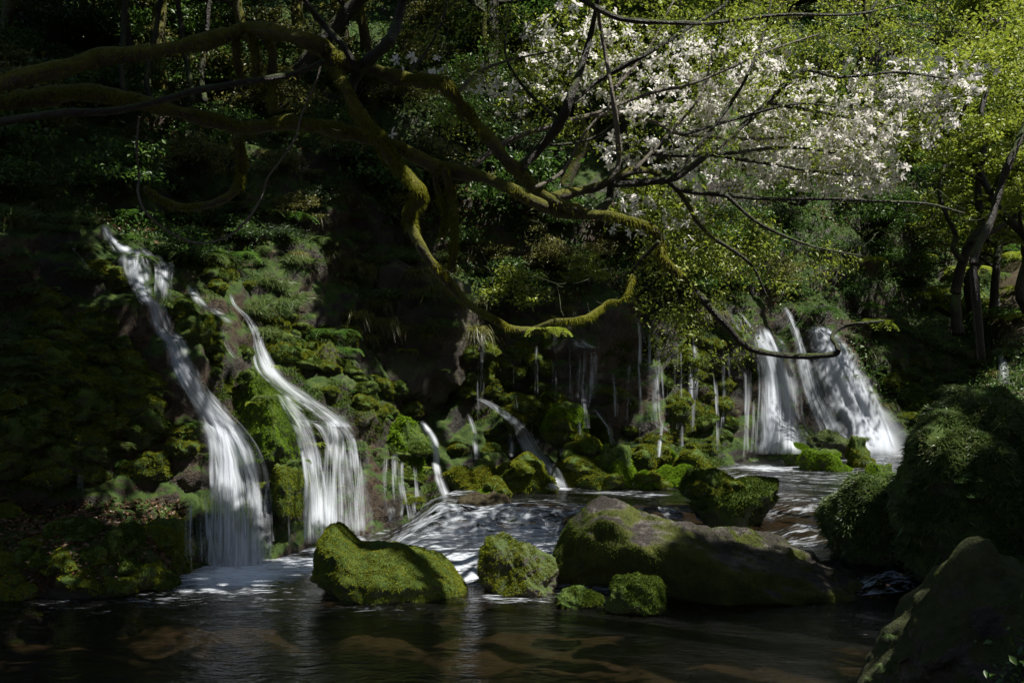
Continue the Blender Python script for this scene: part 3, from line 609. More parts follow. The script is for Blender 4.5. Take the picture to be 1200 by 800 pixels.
# ------------------------------------------------------------ plants: grass tufts, ferns, shrubs
def tuft_mesh(n, L, droop, seed, mat):
    a_ = rng.uniform(0, 6.3, n); d = np.stack([np.cos(a_)*.7, np.sin(a_)*.7, rng.uniform(.5, 1.4, n)], 1)
    p0 = rng.normal(size=(n, 3))*[.06, .06, .01]; V, f = blades(p0, d, L*rng.uniform(.5, 1.1, n), .011, droop, 4); return mesh('grass_tuft', V, f, mat)
tufts = [tuft_mesh(260, .5, .75, k, grass_m) for k in range(3)]+[tuft_mesh(260, .5, 1.1, k, leaf_olive) for k in range(2)]
def fern_mesh(mat):
    parts = []; nf = 9
    for k in range(nf):
        a_ = k/nf*6.28+random.uniform(-.3, .3); L = random.uniform(.35, .55); s = np.linspace(0, 1, 16)[:, None]
        d = np.array([math.cos(a_), math.sin(a_), 0.]); up = np.array([0, 0, 1.]); path = d*L*s+up*L*(1.0*s-1.05*s*s)
        parts.append(tube(path, .004, 4)); side = np.cross(d, up)
        for sg in (-1, 1):
            pp = path[2:]; ll = (.16*np.sin(np.linspace(.5, 3.0, len(pp)))+.01)*L*2
            n = len(pp); dd = unit(side*sg+d*.45+rng.normal(size=(n, 3))*.06); w = .035
            v = np.stack([pp-d*w*.5*.6, pp+dd*ll[:, None]*.5+d*w*.5, pp+dd*ll[:, None]-up*.02, pp+dd*ll[:, None]*.5-d*w*.4], 1).reshape(-1, 3)
            b_ = np.arange(n)[:, None]*4; parts.append((v, np.concatenate([b_+[0, 1, 2], b_+[0, 2, 3]])))
    V, f = join(parts); return mesh('fern', V, f, mat)
ferns = [fern_mesh(leaf_lime), fern_mesh(leaf_green), fern_mesh(grass_m)]
def shrub_proto(nl, size, mat, leaf, ncl=26):
    root = bpy.data.objects.new('shrub', None)
    stems = []; cl = []
    for k in range(ncl):
        d = rvec(1)[0]; d[2] = abs(d[2])*.9+.15; L = random.uniform(.45, 1); e = d*np.array([1, 1, .85])*L
        m_ = e*.5+rng.normal(size=3)*.08+[0, 0, .1]; pth = catmull([np.zeros(3), m_, e], 5); stems.append(tube(pth, np.linspace(.018, .005, len(pth)), 5)); cl += [e, m_*1.1]
    V, f = join(stems); sm = mesh('stems', V, f, darkbark_m)
    cl = np.array(cl); pts = cl[rng.integers(len(cl), size=nl)]+rng.normal(size=(nl, 3))*[.13, .13, .035]
    V, f = leaves(pts, leaf, .9); lm = mesh('foliage', V, f, mat)
    return sm, lm
shr = [shrub_proto(2600, 1, leaf_green, .075), shrub_proto(2600, 1, leaf_green, .06), shrub_proto(2200, 1, leaf_lime, .07), shrub_proto(2600, 1, leaf_olive, .06), shrub_proto(3000, 1, leaf_dark, .06)]
def plant(kind, px, py, s, label, group=None, var=0, lift=0., cat=None, Y=None, rot=None):
    if Y is None:
        h, n = hit(px, py)
        if h is None: return
    else: h, n = P(px, py, Y), np.array([0, 0, 1.])
    if h[1] < 12.2 and px > 940 and Y is None: s *= .5
    h = h+n*lift; r = rot or (0, 0, random.uniform(0, 6.3))
    if kind == 'grass_tuft': o = link(kind, tufts[var], loc=tuple(h), rot=r, sc=(s, s, s)); tag(o, label, cat or 'grass tuft', group)
    elif kind == 'fern': o = link(kind, ferns[var], loc=tuple(h), rot=r, sc=(s, s, s)); tag(o, label, cat or 'fern', group)
    else:
        o = link(kind, None, loc=tuple(h), rot=r, sc=(s, s, s)); o.empty_display_size = .1; tag(o, label, cat or 'shrub', group)
        link('stems', shr[var][0], o); link('foliage', shr[var][1], o)
    return o
U = random.uniform
def zone(px, bins):
    for lim, t_ in bins:
        if px < lim: return t_
    return bins[-1][1]
ULZ = [(90, 'behind the left ends of the mossy limbs'), (200, 'behind the thin leaning trunks at upper left'), (300, 'behind the top of the upper limb'), (400, 'behind the bend of the upper limb'), (480, 'behind the fork of the dark upright branch'), (9999, 'behind the sloping mossy branch')]
BZ = [(680, 'left of the dark rising branch'), (780, 'behind the thickest part of the branch crown'), (880, 'behind the long diagonal branch'), (980, 'behind the middle of the white blossoms'), (1080, 'behind the right end of the blossoms'), (9999, 'at the far right edge beyond the blossoms')]
KIND = ['mid green', 'small leaved green', 'lime green', 'olive', 'dark green']
for _ in range(12): plant('grass_tuft', U(285, 345), U(310, 400), U(.7, 1.2), 'long green grass tuft drooping above the middle left falls', 'grass above the middle left falls', random.choice([0, 1]))
for _ in range(26): plant('grass_tuft', U(0, 130), U(130, 280), U(.8, 1.4), 'arching grass tuft on the dark upper left slope', 'grass tufts on the upper left slope', random.choice([0, 2, 3]))
for _ in range(30): plant('grass_tuft', U(-10, 150), U(240, 560), U(.4, .8), 'small grass tuft among the moss left of the tall fall', 'grass among the left moss', random.choice([0, 1, 2]))
for _ in range(44): plant('fern', U(-10, 240), U(230, 560), U(.25, .55), 'small fern on the mossy slope left of the tall fall', 'ferns on the left mossy slope', random.choice([1, 2]))
for _ in range(24): plant('fern', U(300, 520), U(400, 580), U(.25, .45), 'tiny fern on the moss right of the middle left falls', 'tiny ferns right of the middle left falls', random.choice([1, 2, 0]))
for _ in range(30): plant('grass_tuft', U(400, 570), U(300, 400), U(.7, 1.3), 'dry hanging grass tuft on the overhanging centre rock', 'grass on the overhanging centre rock', random.choice([3, 4, 1]), Y=None)
for _ in range(34): plant('grass_tuft', U(990, 1180), U(390, 480), U(.7, 1.2), 'grass tuft on the bank right of the bright waterfall', 'grass right of the bright waterfall', random.choice([0, 1, 3]))
for _ in range(60): plant('grass_tuft', U(970, 1190), U(450, 650), U(.3, .6), 'grass tuft on the dark mound at the right', 'grass on the right mound', random.choice([0, 1, 2]))
for _ in range(10): plant('grass_tuft', U(970, 1060), U(740, 800), U(.25, .45), 'grass tuft at the foot of the corner rock', 'grass by the corner rock', random.choice([0, 1]))
for _ in range(16): plant('grass_tuft', U(580, 860), U(340, 385), U(.6, 1.1), 'hanging grass tuft along the lip of the centre wall', 'grass on the centre wall lip', random.choice([2, 3, 4]))
plant('fern', 645, 392, .55, 'lime green fern growing on the mossy limb over the centre wall', var=0, Y=10.45)
plant('fern', 1106, 345, 1.6, 'pale green fern beside the forked tree on the right', var=0)
plant('fern', 1018, 385, 1.4, 'low fern on the bank above the bright right waterfall', var=0)
plant('fern', 950, 370, 1.2, 'small fern at the lip of the right falls', var=1)
plant('fern', 385, 395, .9, 'bluish green fern left of the overhanging rock', var=1)
plant('fern', 400, 415, .8, 'lower fern beside the angular yellowish rock', var=1)
for _ in range(22): plant('fern', U(1000, 1200), U(270, 400), U(1, 1.8), 'fern on the far right wooded slope', 'ferns on the far right slope', random.choice([0, 1, 2]))
for _ in range(14): plant('fern', U(150, 420), U(230, 330), U(.6, 1.0), 'fern in the gloom above the left falls', 'ferns above the left falls', random.choice([1, 2]))
for _ in range(14): plant('fern', U(1060, 1190), U(480, 640), U(.22, .4), 'fern on the dark right mound', 'ferns on the right mound', random.choice([1, 2]))
plant('shrub', 585, 365, .75, 'fresh lime green bush inside the curve of the mossy limb', var=2, lift=.2)
plant('shrub', 690, 345, .6, 'yellow green bush above the centre wall near the limb end', var=2, lift=.15)
for _ in range(2): plant('shrub', U(1120, 1190), U(520, 600), U(.2, .3), 'dark bush on the mound at the right', 'bushes on the right mound', 1, .05)
for _ in range(5): plant('shrub', U(1050, 1190), U(500, 620), U(.1, .18), 'small dense shrub covering the right mound', 'small shrubs on the right mound', 0, .02)
for _ in range(16): (lambda x_, v_: plant('shrub', x_, U(250, 350), U(.4, .8), KIND[v_]+' shrub above the centre wall '+zone(x_, [(560, 'over the overhanging rock'), (680, 'inside the curve of the hanging limb'), (9999, 'left of the right falls')]), 'shrubs above the centre wall', v_, .1))(U(450, 860), random.choice([0, 1, 3]))
for _ in range(46):
    x_, y_, v_ = U(-40, 560), U(-20, 230), random.choice([0, 3, 3, 4, 1])
    plant('shrub', x_, y_, U(.6, 1.2), KIND[v_]+' shrub '+('high' if y_ < 105 else 'low')+' '+zone(x_, ULZ), 'shrubs in the upper left woodland', v_, .2)
for _ in range(40):
    x_, y_, v_ = U(560, 1240), U(-20, 300), random.choice([0, 2, 3, 1, 4])
    plant('shrub', x_, y_, U(.8, 1.5), KIND[v_]+' shrub '+('high' if y_ < 140 else 'low')+' '+zone(x_, BZ), 'shrubs behind the blossoms', v_, .3)
for _ in range(22): plant('shrub', U(200, 430), U(150, 310), U(.25, .55), 'small shrub on the slope above the left falls', 'small shrubs above the left falls', random.choice([4, 0, 3]), .1)
for _ in range(30): plant('grass_tuft', U(200, 430), U(170, 320), U(.6, 1.1), 'grass tuft on the slope above the left falls', 'grass above the left falls', random.choice([0, 2, 3, 4]))
for _ in range(26): plant('shrub', U(810, 1080), U(215, 350), U(.35, .6), 'low dark shrub between the blossoms and the right falls', 'low shrubs above the right falls', random.choice([0, 4, 1]), .1)
for _ in range(14): plant('shrub', U(740, 900), U(290, 350), U(.5, .9), 'fine leaved shrub above the right falls', 'shrubs above the right falls', random.choice([3, 0]), .2)

# ------------------------------------------------------------ trees of the wood behind
def tree_proto(h, seed, mat, leaf=.10, nleaf=8000, spread=2.2, low=.35):
    r = random.Random(seed); x, y = 0., 0.; pts = [np.array([0, 0, -.5])]
    for k in range(1, 7): x += r.uniform(-.55, .55); y += r.uniform(-.4, .4); pts.append(np.array([x, y, h*k/6]))
    tp = catmull(pts, 6); tr = np.linspace(.16, .03, len(tp)); trunk = tube(tp, tr, 9, .15, seed=seed)
    br = []; cl = []
    for k in range(15):
        i = int(len(tp)*(low+(1-low)*k/15)); s = tp[min(i, len(tp)-1)]; a_ = r.uniform(0, 6.3); L = spread*r.uniform(.6, 1.1)*(1.15-.5*k/15)
        e = s+np.array([math.cos(a_)*L, math.sin(a_)*L, r.uniform(.1, .9)]); m_ = (s+e)/2+np.array([r.uniform(-.2, .2), r.uniform(-.2, .2), .25])
        c_ = catmull([s, m_, e], 6); br.append(tube(c_, np.linspace(.055, .012, len(c_)), 6)); cl += [e, c_[7], c_[10]]
        for _ in range(3):
            q_ = c_[r.randrange(5, 13)]; e2 = q_+np.array([r.uniform(-.7, .7), r.uniform(-.7, .7), r.uniform(-.1, .5)]); br.append(tube(catmull([q_, (q_+e2)/2+[0, 0, .08], e2], 3), np.linspace(.02, .005, 7), 4)); cl += [e2, e2]
    cl = np.array(cl); pts = cl[rng.integers(len(cl), size=nleaf)]+rng.normal(size=(nleaf, 3))*[.23, .23, .05]
    V, f = leaves(pts, leaf, 1.2); T = mesh('trunk', *trunk, bark_m if seed % 2 else darkbark_m); B = mesh('branches', *join(br), darkbark_m)
    return T, B, mesh('crown', V, f, mat)
tps = [tree_proto(6, 1, leaf_green), tree_proto(6.5, 2, leaf_lime), tree_proto(5.5, 3, leaf_olive), tree_proto(6, 4, leaf_green, .07), tree_proto(6.5, 5, leaf_lime, .08)]
def tree(loc, s, var, label, group=None, rot=None, name='woodland_tree'):
    o = link(name, None, loc=tuple(loc), rot=rot or (U(-.3, .3), U(-.3, .3), U(0, 6.3)), sc=(s, s, s)); tag(o, label, 'tree', group)
    T, B, Cw = tps[var]; t_ = link('trunk', T, o); link('branches', B, o); link('crown', Cw, o); return o
for k in range(16):
    px = -60+k*42+U(-15, 15); h, n = hit(px, U(20, 130))
    if h is not None: tree(h, U(.6, .95), random.choice([0, 2, 3, 2]), 'slim woodland tree '+zone(px, ULZ), 'trees in the upper left wood')
for k in range(14):
    px = 600+k*46+U(-15, 15); h, n = hit(px, U(60, 230))
    if h is not None: tree(h, U(.6, .95), random.choice([1, 4, 1, 0]), 'bright leafed slope tree '+zone(px, BZ), 'trees behind the blossoms')
for k in range(8):
    px = 1130+k*16; h, n = hit(px, U(300, 400))
    if h is not None: tree(h, U(.55, .8), random.choice([1, 4, 0]), 'small fresh green tree '+('right beyond the forked dark tree' if px > 1180 else 'close behind the forked dark tree'), 'trees on the far right slope')

# ------------------------------------------------------------ the big mossy limb tree with blossoms
def line(pts, Y0, Y1, r0, r1, n=8):
    """(px,py) polyline with depth and radius (px) interpolated along it"""
    k = len(pts); Ys = np.linspace(Y0, Y1, k); Ys = Ys+np.array([.12*math.sin(i*1.7+Y0*3) for i in range(k)])*(np.arange(k) > 0)*(np.arange(k) < k-1)
    p3 = catmull([P(a_, b_, y) for (a_, b_), y in zip(pts, Ys)], n); rr = np.interp(np.linspace(0, 1, len(p3)), [0, 1], [r0, r1])/F*(Y0+Y1)/2
    return p3, rr
mt = link('blossoming_tree', None, loc=(-6.6, 9.9, .8)); tag(mt, 'old mossy tree leaning in from the left with crooked limbs and white blossoms', 'tree')
ML = np.array([-6.6, 9.9, .8])
nodes = []
def branch(pts, Y0, Y1, r0, r1, mat=bark_m, moss=0, name='branch', sides=10, bump=.18, pre=None, keep=True):
    p3, rr = line(pts, Y0, Y1, r0, r1)
    if pre is not None:
        p3 = np.vstack([catmull(np.array(pre+[p3[0]]), 8)[:-1], p3]); rr = np.concatenate([np.linspace(rr[0]*1.5, rr[0], len(p3)-len(rr)), rr])
    if r0 > 6: rr = rr*(1+.26*fbm(p3*4.1, 3, 5))
    V, f = tube(p3-ML, rr, sides, bump, seed=len(nodes)); o = link(name, mesh(name, V, f, mat), mt)
    if keep: nodes.append(p3[::2])
    if moss:
        fq = f[0]; mv, mf = fuzz(V, fq, moss, .035, .008, lambda c, n: ss(-.7, .3, n[:, 2])*ss(-.5, .1, fbm((c+ML)*2.5, 2, 9))+.02, .9)
        link('moss', mesh('moss', mv, mf, limb_moss), o)
    return p3
A = [(0, 98), (33, 90), (83, 77), (117, 67), (167, 63), (217, 53), (260, 43), (287, 33), (317, 37), (357, 47), (380, 58), (392, 78), (404, 100), (420, 133), (443, 160), (463, 190), (483, 212), (493, 228), (481, 246), (482, 263), (490, 283), (507, 310), (527, 333), (550, 357), (577, 373), (600, 385), (627, 386), (653, 378), (683, 374), (700, 364), (713, 354), (728, 352), (737, 340), (741, 322)]
branch(A[:14], 9.3, 9.9, 10, 8.5, moss=24000, name='limb', pre=[ML, ML+[.3, .1, 2.0], P(-90, 150, 9.5)])
branch(A[13:], 9.9, 10.6, 9, 2.2, moss=22000, name='limb')
Bm = [(20, 118), (60, 112), (100, 108), (173, 122), (213, 132), (253, 142), (290, 150), (333, 144), (367, 147), (400, 153), (433, 162), (467, 173), (500, 190), (533, 200), (567, 208), (600, 222), (633, 240), (665, 249), (700, 252), (733, 258), (763, 268), (773, 283), (777, 303), (800, 327)]
branch(Bm, 9.7, 10.9, 10.5, 5.5, moss=44000, name='limb', pre=[ML+[.4, .3, 1.5], P(-60, 150, 9.6)])
branch([(800, 327), (820, 347), (850, 380), (877, 407), (927, 417), (977, 415), (981, 406), (975, 394), (987, 383), (1013, 378), (1035, 376)], 10.9, 11.6, 5, 1.5, darkbark_m)
branch([(388, 66), (410, 74), (433, 80), (473, 93), (517, 97), (533, 113), (550, 137), (573, 163), (593, 187), (607, 201), (627, 220), (653, 237), (683, 248)], 9.8, 10.7, 9, 7, moss=12000)
branch([(418, 128), (410, 110), (420, 84), (433, 70), (453, 53), (463, 33), (472, 0), (480, -40), (500, -110)], 9.9, 9.7, 9, 6, darkbark_m)
branch([(421, 86), (400, 52), (378, 28), (357, 0), (330, -50)], 9.8, 9.4, 4.5, 3, darkbark_m)
branch([(-20, 146), (67, 133), (133, 130), (180, 120), (227, 107), (267, 100), (317, 92), (350, 85), (380, 72)], 9.2, 9.6, 5, 3.5, darkbark_m, keep=False)
branch([(607, 198), (633, 173), (657, 143), (667, 117), (680, 83), (693, 37), (700, 0), (708, -50)], 10.5, 10.2, 6.5, 2.5, darkbark_m)
branch([(666, 122), (693, 100), (727, 80), (760, 62), (800, 37), (850, 5), (880, -30)], 10.4, 10.8, 4.5, 1.5, darkbark_m)
branch([(555, 193), (600, 163), (647, 148), (693, 135), (733, 135), (767, 143), (800, 158), (880, 163), (930, 160)], 11.0, 11.8, 3.5, 1.5, palebark_m)
branch([(640, 233), (693, 221), (717, 211), (743, 200), (770, 204), (800, 230), (817, 260), (840, 281), (883, 303)], 10.6, 11.4, 6.5, 1.2, bark_m)
branch([(700, 250), (714, 233), (716, 212), (722, 192), (750, 180), (800, 182), (850, 180), (890, 175), (932, 173), (980, 180)], 10.7, 11.9, 5, 1.3, darkbark_m)
branch([(716, 215), (760, 213), (790, 208), (830, 180), (867, 150), (900, 120), (923, 97), (943, 82), (980, 90), (1017, 88), (1053, 85), (1110, 92)], 10.7, 12.0, 5, 1.3, darkbark_m)
branch([(775, 207), (800, 223), (850, 228), (900, 233), (967, 233), (1033, 236), (1087, 239), (1130, 250)], 10.9, 11.9, 3.5, 1.2, darkbark_m)
branch([(640, -30), (683, 0), (720, 20), (750, 25), (800, 27), (833, 27), (890, 20), (933, 17), (1000, 17), (1060, 5)], 9.9, 11.2, 4, 1.3, darkbark_m)
branch([(700, 0), (703, 27), (710, 67), (717, 107), (723, 150), (725, 190), (717, 212)], 10.2, 10.7, 2, 3.5, palebark_m)
branch([(832, 181), (890, 190), (950, 200), (1010, 205), (1060, 190)], 11.2, 12.4, 2.4, 1, darkbark_m)
branch([(900, 120), (950, 130), (1010, 140), (1070, 150), (1120, 140)], 11.6, 12.8, 2.4, 1, darkbark_m)
for pts_ in ([(693, 135), (760, 110), (820, 95), (900, 60), (960, 40)], [(790, 208), (850, 130), (880, 80), (900, 20), (905, -20)], [(657, 143), (612, 100), (592, 60), (600, 0)], [(717, 107), (758, 60), (790, 0)],
             [(743, 200), (790, 150), (822, 110), (835, 60)], [(800, 158), (860, 140), (930, 122), (980, 125)], [(850, 228), (890, 262), (950, 288), (1010, 300)], [(733, 135), (700, 160), (650, 170), (620, 162)], [(473, 93), (500, 60), (520, 20), (525, -20)], [(533, 113), (560, 85), (600, 70), (650, 60)], [(627, 220), (660, 200), (690, 150), (740, 100)], [(840, 281), (880, 310), (900, 350)], [(772, 283), (740, 320), (735, 345)]):
    branch(pts_, 10.3+.0012*(pts_[0][0]-500), 10.6+.0016*(pts_[0][0]-500), 2.6, .9, random.choice([darkbark_m, darkbark_m, palebark_m]), sides=6)
branch([(163, 138), (160, 173), (163, 207), (162, 227), (172, 250), (200, 273), (233, 285), (267, 277), (290, 257), (306, 232), (314, 208), (333, 183), (347, 160), (354, 133), (370, 97), (377, 72)], 9.9, 9.8, 1.5, 1.2, palebark_m, name='vine', sides=6, keep=False)
branch([(277, 160), (284, 193), (277, 220), (253, 237), (217, 243), (187, 233), (170, 220)], 10.4, 10.8, 6, 4, bark_m, 5000, keep=False)
branch([(520, 196), (528, 225), (533, 250), (532, 285), (529, 318)], 10.3, 10.6, 5, 3.5, bark_m, 4000, keep=False)
branch([(508, 192), (512, 220), (522, 250), (518, 275)], 10.3, 10.6, 3.5, 2.5, bark_m, 2500, keep=False)
for pts in ([(278, 36), (277, 60), (282, 90), (300, 100)], [(296, 40), (300, 70), (298, 105)], [(314, 42), (320, 65), (317, 95), (321, 130)]):
    branch(pts, 9.8, 9.9, 5, 4, bark_m, 1500, keep=False)
# twigs grow towards blossom and leaf positions
nd = [np.vstack(nodes)]; nd = np.vstack(nd)
right = nd[(nd[:, 0]/nd[:, 1]*F+CX) > 240]
def ell(cx_, cy_, rx, ry, n, Y0, Y1):
    a_ = rng.uniform(0, 6.283, n); r_ = np.sqrt(rng.random(n)); return np.array([P(cx_+rx*r_[i]*math.cos(a_[i]), cy_+ry*r_[i]*math.sin(a_[i]), rng.uniform(Y0, Y1)) for i in range(n)])
flow = np.vstack([ell(690, 50, 70, 45, 55, 10.3, 11.5), ell(770, 100, 75, 45, 80, 10.6, 11.8), ell(850, 60, 70, 40, 60, 10.8, 12), ell(860, 150, 80, 45, 120, 11, 12.2), ell(960, 160, 90, 45, 190, 11.2, 12.6),
    ell(1050, 130, 75, 38, 110, 11.6, 13), ell(980, 200, 80, 30, 110, 11.3, 12.4), ell(860, 205, 70, 28, 50, 11, 12), ell(1075, 95, 80, 30, 70, 11.8, 13), ell(750, 190, 45, 30, 24, 10.7, 11.3), ell(780, 250, 60, 35, 24, 10.8, 11.4), ell(640, 100, 55, 40, 24, 10.5, 11.3),
    ell(575, 95, 35, 20, 8, 10.2, 10.9), ell(500, 85, 60, 20, 4, 10, 10.4), ell(455, 158, 6, 4, 1, 9.8, 9.9), ell(930, 105, 60, 30, 50, 11.3, 12.4)])
leafp = np.vstack([ell(830, 285, 95, 40, 110, 10.9, 12.6), ell(790, 335, 60, 60, 60, 10.8, 12), ell(900, 310, 110, 30, 80, 11.2, 13), ell(800, 100, 190, 90, 160, 10.5, 12), ell(980, 160, 150, 70, 60, 11.3, 13), ell(560, 80, 110, 80, 110, 10.2, 11.5), ell(780, 10, 130, 40, 80, 10.4, 11.8), ell(1000, 30, 160, 40, 130, 11, 12.6), ell(820, 400, 60, 50, 35, 11, 12)])
barep = np.vstack([ell(330, 90, 120, 90, 40, 9.5, 10.6), ell(480, 60, 140, 70, 50, 9.8, 10.8), ell(620, 150, 90, 60, 40, 10.2, 11.2), ell(680, 300, 90, 60, 40, 10.4, 11.4), ell(830, 400, 70, 60, 30, 10.8, 11.8), ell(900, 260, 150, 40, 40, 11, 12.5), ell(1080, 230, 90, 50, 40, 11.5, 13), ell(560, 330, 120, 60, 30, 10, 10.9)])
flow = flow*np.array([1.04, 1.04, 1.04])-np.array([0, 0, .04*H]); att = np.vstack([flow, leafp, barep]); isf = np.arange(len(att)) < len(flow)
dist = np.array([np.min(np.linalg.norm(right-a_, axis=1)) for a_ in att]); order = np.argsort(dist); N_ = right.copy(); tw = []; nodep = []
for i in order:
    e = att[i]; d = np.linalg.norm(N_-e, axis=1); s = N_[np.argmin(d)]; L = d.min()
    if L < .02: continue
    k = max(2, int(L/.14)); m_ = (s+e)/2+rng.normal(size=3)*L*.12-np.array([0, 0, L*.08]); c_ = catmull([s, m_, e], k)
    tw.append(tube(c_, np.linspace(.0035+min(L, .8)*.006, .0028, len(c_)), 4)); N_ = np.vstack([N_, c_[1:]]); nodep.append(c_[2:]) if (i >= len(flow) or rng.random() < .5) and i < len(flow)+len(leafp) else None
V, f = join(tw); o = link('twigs', mesh('twigs', V-ML, f, darkbark_m), mt); o['kind'] = 'stuff'
nodep = np.vstack(nodep)
def flower(seed):
    r = np.random.default_rng(seed); parts = []
    for k in range(6):
        a_ = k*1.047+r.uniform(-.15, .15); d = np.array([math.cos(a_), math.sin(a_), 0]); s = np.array([-d[1], d[0], 0]); L = .062*r.uniform(.85, 1.15); w = .027; up = np.array([0, 0, 1.]); lift = r.uniform(.0, .9)
        q_ = [(-0, .15), (.35, .8), (.75, 1.), (1, .45)]; v = []
        for t_, ww in q_: c_ = d*L*t_+up*L*(lift*t_-.5*t_*t_); v += [c_-s*w*ww*.5, c_+s*w*ww*.5]
        v = np.array(v); parts.append((v, np.array([[0, 1, 3, 2], [2, 3, 5, 4], [4, 5, 7, 6]])))
    return join(parts)
fl = [flower(k) for k in range(4)]; flm = [mesh('blossom', v, f_, petal_m) for v, f_ in fl]
from mathutils import Euler
fo = np.argsort(flow[:, 1]); rest = []
for r_, i in enumerate(fo):
    cnt = 1
    e = Euler((U(-1.2, 1.2)+.5, U(-1.2, 1.2), U(0, 6.3))); s = U(.8, 1.2)
    if r_ < 100: link('blossom', flm[r_ % 4], mt, tuple(flow[i]-ML), e, (s, s, s))
    else:
        m3 = np.array(e.to_matrix()); v, f_ = fl[r_ % 4]; rest.append((v@m3.T*s+flow[i]-ML, f_))
    if rng.random() < .6:                      # companions on the same twig
        for _ in range(int(rng.integers(1, 4))):
            e = Euler((U(-1.2, 1.2)+.5, U(-1.2, 1.2), U(0, 6.3))); m3 = np.array(e.to_matrix()); v, f_ = fl[int(rng.integers(4))]; s = U(.7, 1.15); rest.append((v@m3.T*s+flow[i]+rng.normal(size=3)*[.11, .11, .07]-ML, f_))
V, f = join(rest); o = link('blossoms', mesh('blossoms', V, f, petal_m), mt); o['kind'] = 'stuff'
lp = nodep[rng.integers(len(nodep), size=34000)]+rng.normal(size=(34000, 3))*.06
V, f = leaves(lp, .038, .7); o = link('foliage', mesh('foliage', V-ML, f, leaf_lime), mt); o['kind'] = 'stuff'

# traced trees on the right
def traced(stems, Y, label, mat=darkbark_m, crown=None):
    b0 = P(*stems[0][0][0], Y); o = link('crooked_tree', None, loc=tuple(b0)); tag(o, label, 'tree')
    for i, (pts, r0, r1) in enumerate(stems):
        p3, rr = line(pts, Y, Y+.6, r0, r1); V, f = tube(p3-b0, rr, 9, .15, seed=i); link('trunk' if i == 0 else 'branch', mesh('branch', V, f, mat), o)
    if crown is not None:
        pts = np.vstack(crown)-b0; pts = pts[rng.integers(len(pts), size=3200)]+rng.normal(size=(3200, 3))*[.2, .2, .05]; V, f = leaves(pts, .075, 1.3); link('crown', mesh('crown', V, f, leaf_lime), o)
traced([([(1123, 392), (1120, 365), (1120, 340), (1128, 307), (1138, 283), (1150, 262), (1146, 225), (1152, 180), (1150, 130), (1165, 80)], 7, 3), ([(1128, 307), (1117, 290), (1120, 275), (1108, 250), (1100, 220), (1108, 190), (1112, 150)], 3.5, 1.5), ([(1138, 285), (1165, 270), (1190, 255), (1225, 240)], 3.5, 2)], 20.5, 'forked dark tree with two crooked stems on the right slope', crown=[ell(1130, 110, 80, 60, 40, 22, 24.5), ell(1160, 220, 40, 30, 20, 21.5, 23)])
traced([([(1150, 420), (1143, 340), (1142, 300), (1160, 262), (1172, 220), (1184, 187), (1202, 147), (1225, 90), (1240, 20)], 5, 4)], 17.5, 'leaning dark trunk at the right edge of the photo', crown=[ell(1190, 60, 60, 60, 40, 16.5, 19)])
traced([([(574, 120), (577, 60), (577, 30), (578, -10), (580, -80)], 8, 6)], 19, 'straight dark trunk at top centre behind the branches')
for k, (x, dx) in enumerate([(143, 3), (172, 16), (222, -14), (236, 9), (158, -12)]):
    traced([([(x+4, 120), (x, 90), (x+dx*.5, 50), (x+dx, 0), (x+dx*1.6, -80)], 3.6, 3)], 15.5+k*.3, ['slender dark trunk above the left end of the upper limb', 'leaning slender trunk above the upper limb', 'thin dark trunk above the middle of the upper limb', 'thin trunk just left of the limb top', 'short slanting trunk behind the upper limb'][k])

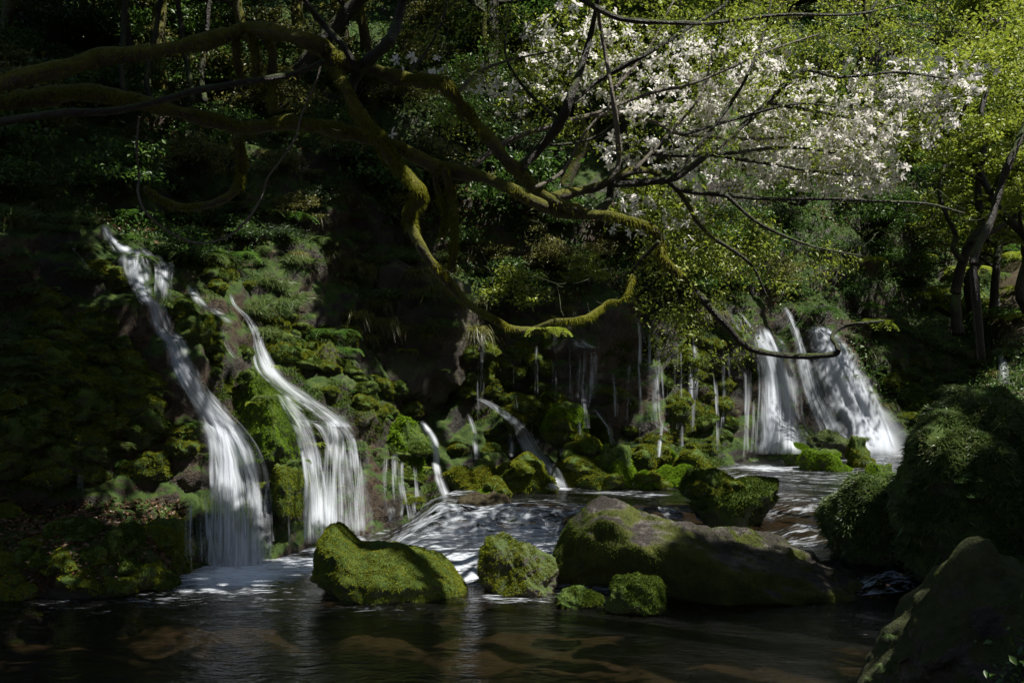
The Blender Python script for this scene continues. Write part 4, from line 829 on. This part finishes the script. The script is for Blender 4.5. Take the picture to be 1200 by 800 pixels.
# ------------------------------------------------------------ trees added out of view, crowns set to block sun from chosen places
def shade_tree(target, t_, s, foot, label, var):
    """a leaning tree: its crown hangs in the sun's path to a shaded place"""
    c = np.array(target)+np.array(SUN)*t_; foot = np.array(foot, float)
    o = link('added_shade_tree', None, loc=tuple(foot)); tag(o, label, 'tree', 'added shade trees out of view')
    d = c-foot; pth = catmull([np.zeros(3), d*[.15, .15, .5], d*[.6, .6, .85], d+[0, 0, .3]], 8); V, f = tube(pth, np.linspace(.28, .08, len(pth)), 10, .12); link('trunk', mesh('trunk', V, f, darkbark_m), o)
    n = 34; ends = rng.normal(size=(n, 3))*[s*.5, s*.5, s*.16]+d; br = []
    for e in ends: st = pth[-1-int(rng.integers(0, 6))]; br.append(tube(catmull([st, (st+e)/2+[0, 0, .3], e], 5), np.linspace(.05, .012, 11), 5))
    V, f = join(br); link('branches', mesh('branches', V, f, darkbark_m), o)
    nl = int(5200*s); pts = ends[rng.integers(n, size=nl)]+rng.normal(size=(nl, 3))*[s*.16, s*.16, .22]; V, f = leaves(pts, .15, 1.5, aspect=.6); link('crown', mesh('crown', V, f, leaf_green), o)
lab = 'added leafy tree beyond the edge of the view, placed to cast shade'
SH = [((-5.4, 11.6, 3.0), 9, 1.8, (8, 4, 1.5)), ((-5.6, 10.9, .6), 9.5, 1.8, (7, 2, 1.5)), ((-7, 14, 5.5), 9, 2.2, (-8, 7, 1)),
      ((-3.4, 7.6, 0), 10, 2.0, (6, 1, 1)), ((-.8, 7.6, 0), 10, 1.7, (8, 1, 2)), ((3.4, 6.6, 1), 9, .8, (9, 2, 2)), ((5.0, 9.9, 1.2), 9, 1.0, (11, 7, 2)), ((2.2, 9.7, .2), 10, .7, (9, 3, 2)), ((-1.8, 8.0, 0), 10.5, 1.2, (7, 2, 1)),
      ((-2.4, 16.6, 2.3), 9.5, 1.0, (12, 8, 2)), ((1.2, 17.4, 1.8), 10, 1.3, (13, 9, 2)), ((-2.9, 11.5, .5), 10.5, .6, (9, 5, 1.5)),
      ((-2.6, 17.2, 5.0), 8, 1.5, (13, 10, 2)), ((2.0, 21, 6.6), 7.5, 1.4, (15, 14, 3)), ((-6.5, 16, 7), 7, 2.0, (-9, 10, 2)), ((-3.8, 9.8, 5), 6, 1.3, (8, 4, 1.5)), ((8.9, 20.8, 4.2), 7, 1.3, (16, 15, 3)), ((-8, 13.5, 3), 9, 1.8, (-10, 6, 2)), ((-4.2, 15.2, 4.5), 8, 1.1, (-7, 5, 2))]
for tg, t_, s, ft in SH: shade_tree(tg, t_, s, ft, lab, 0)
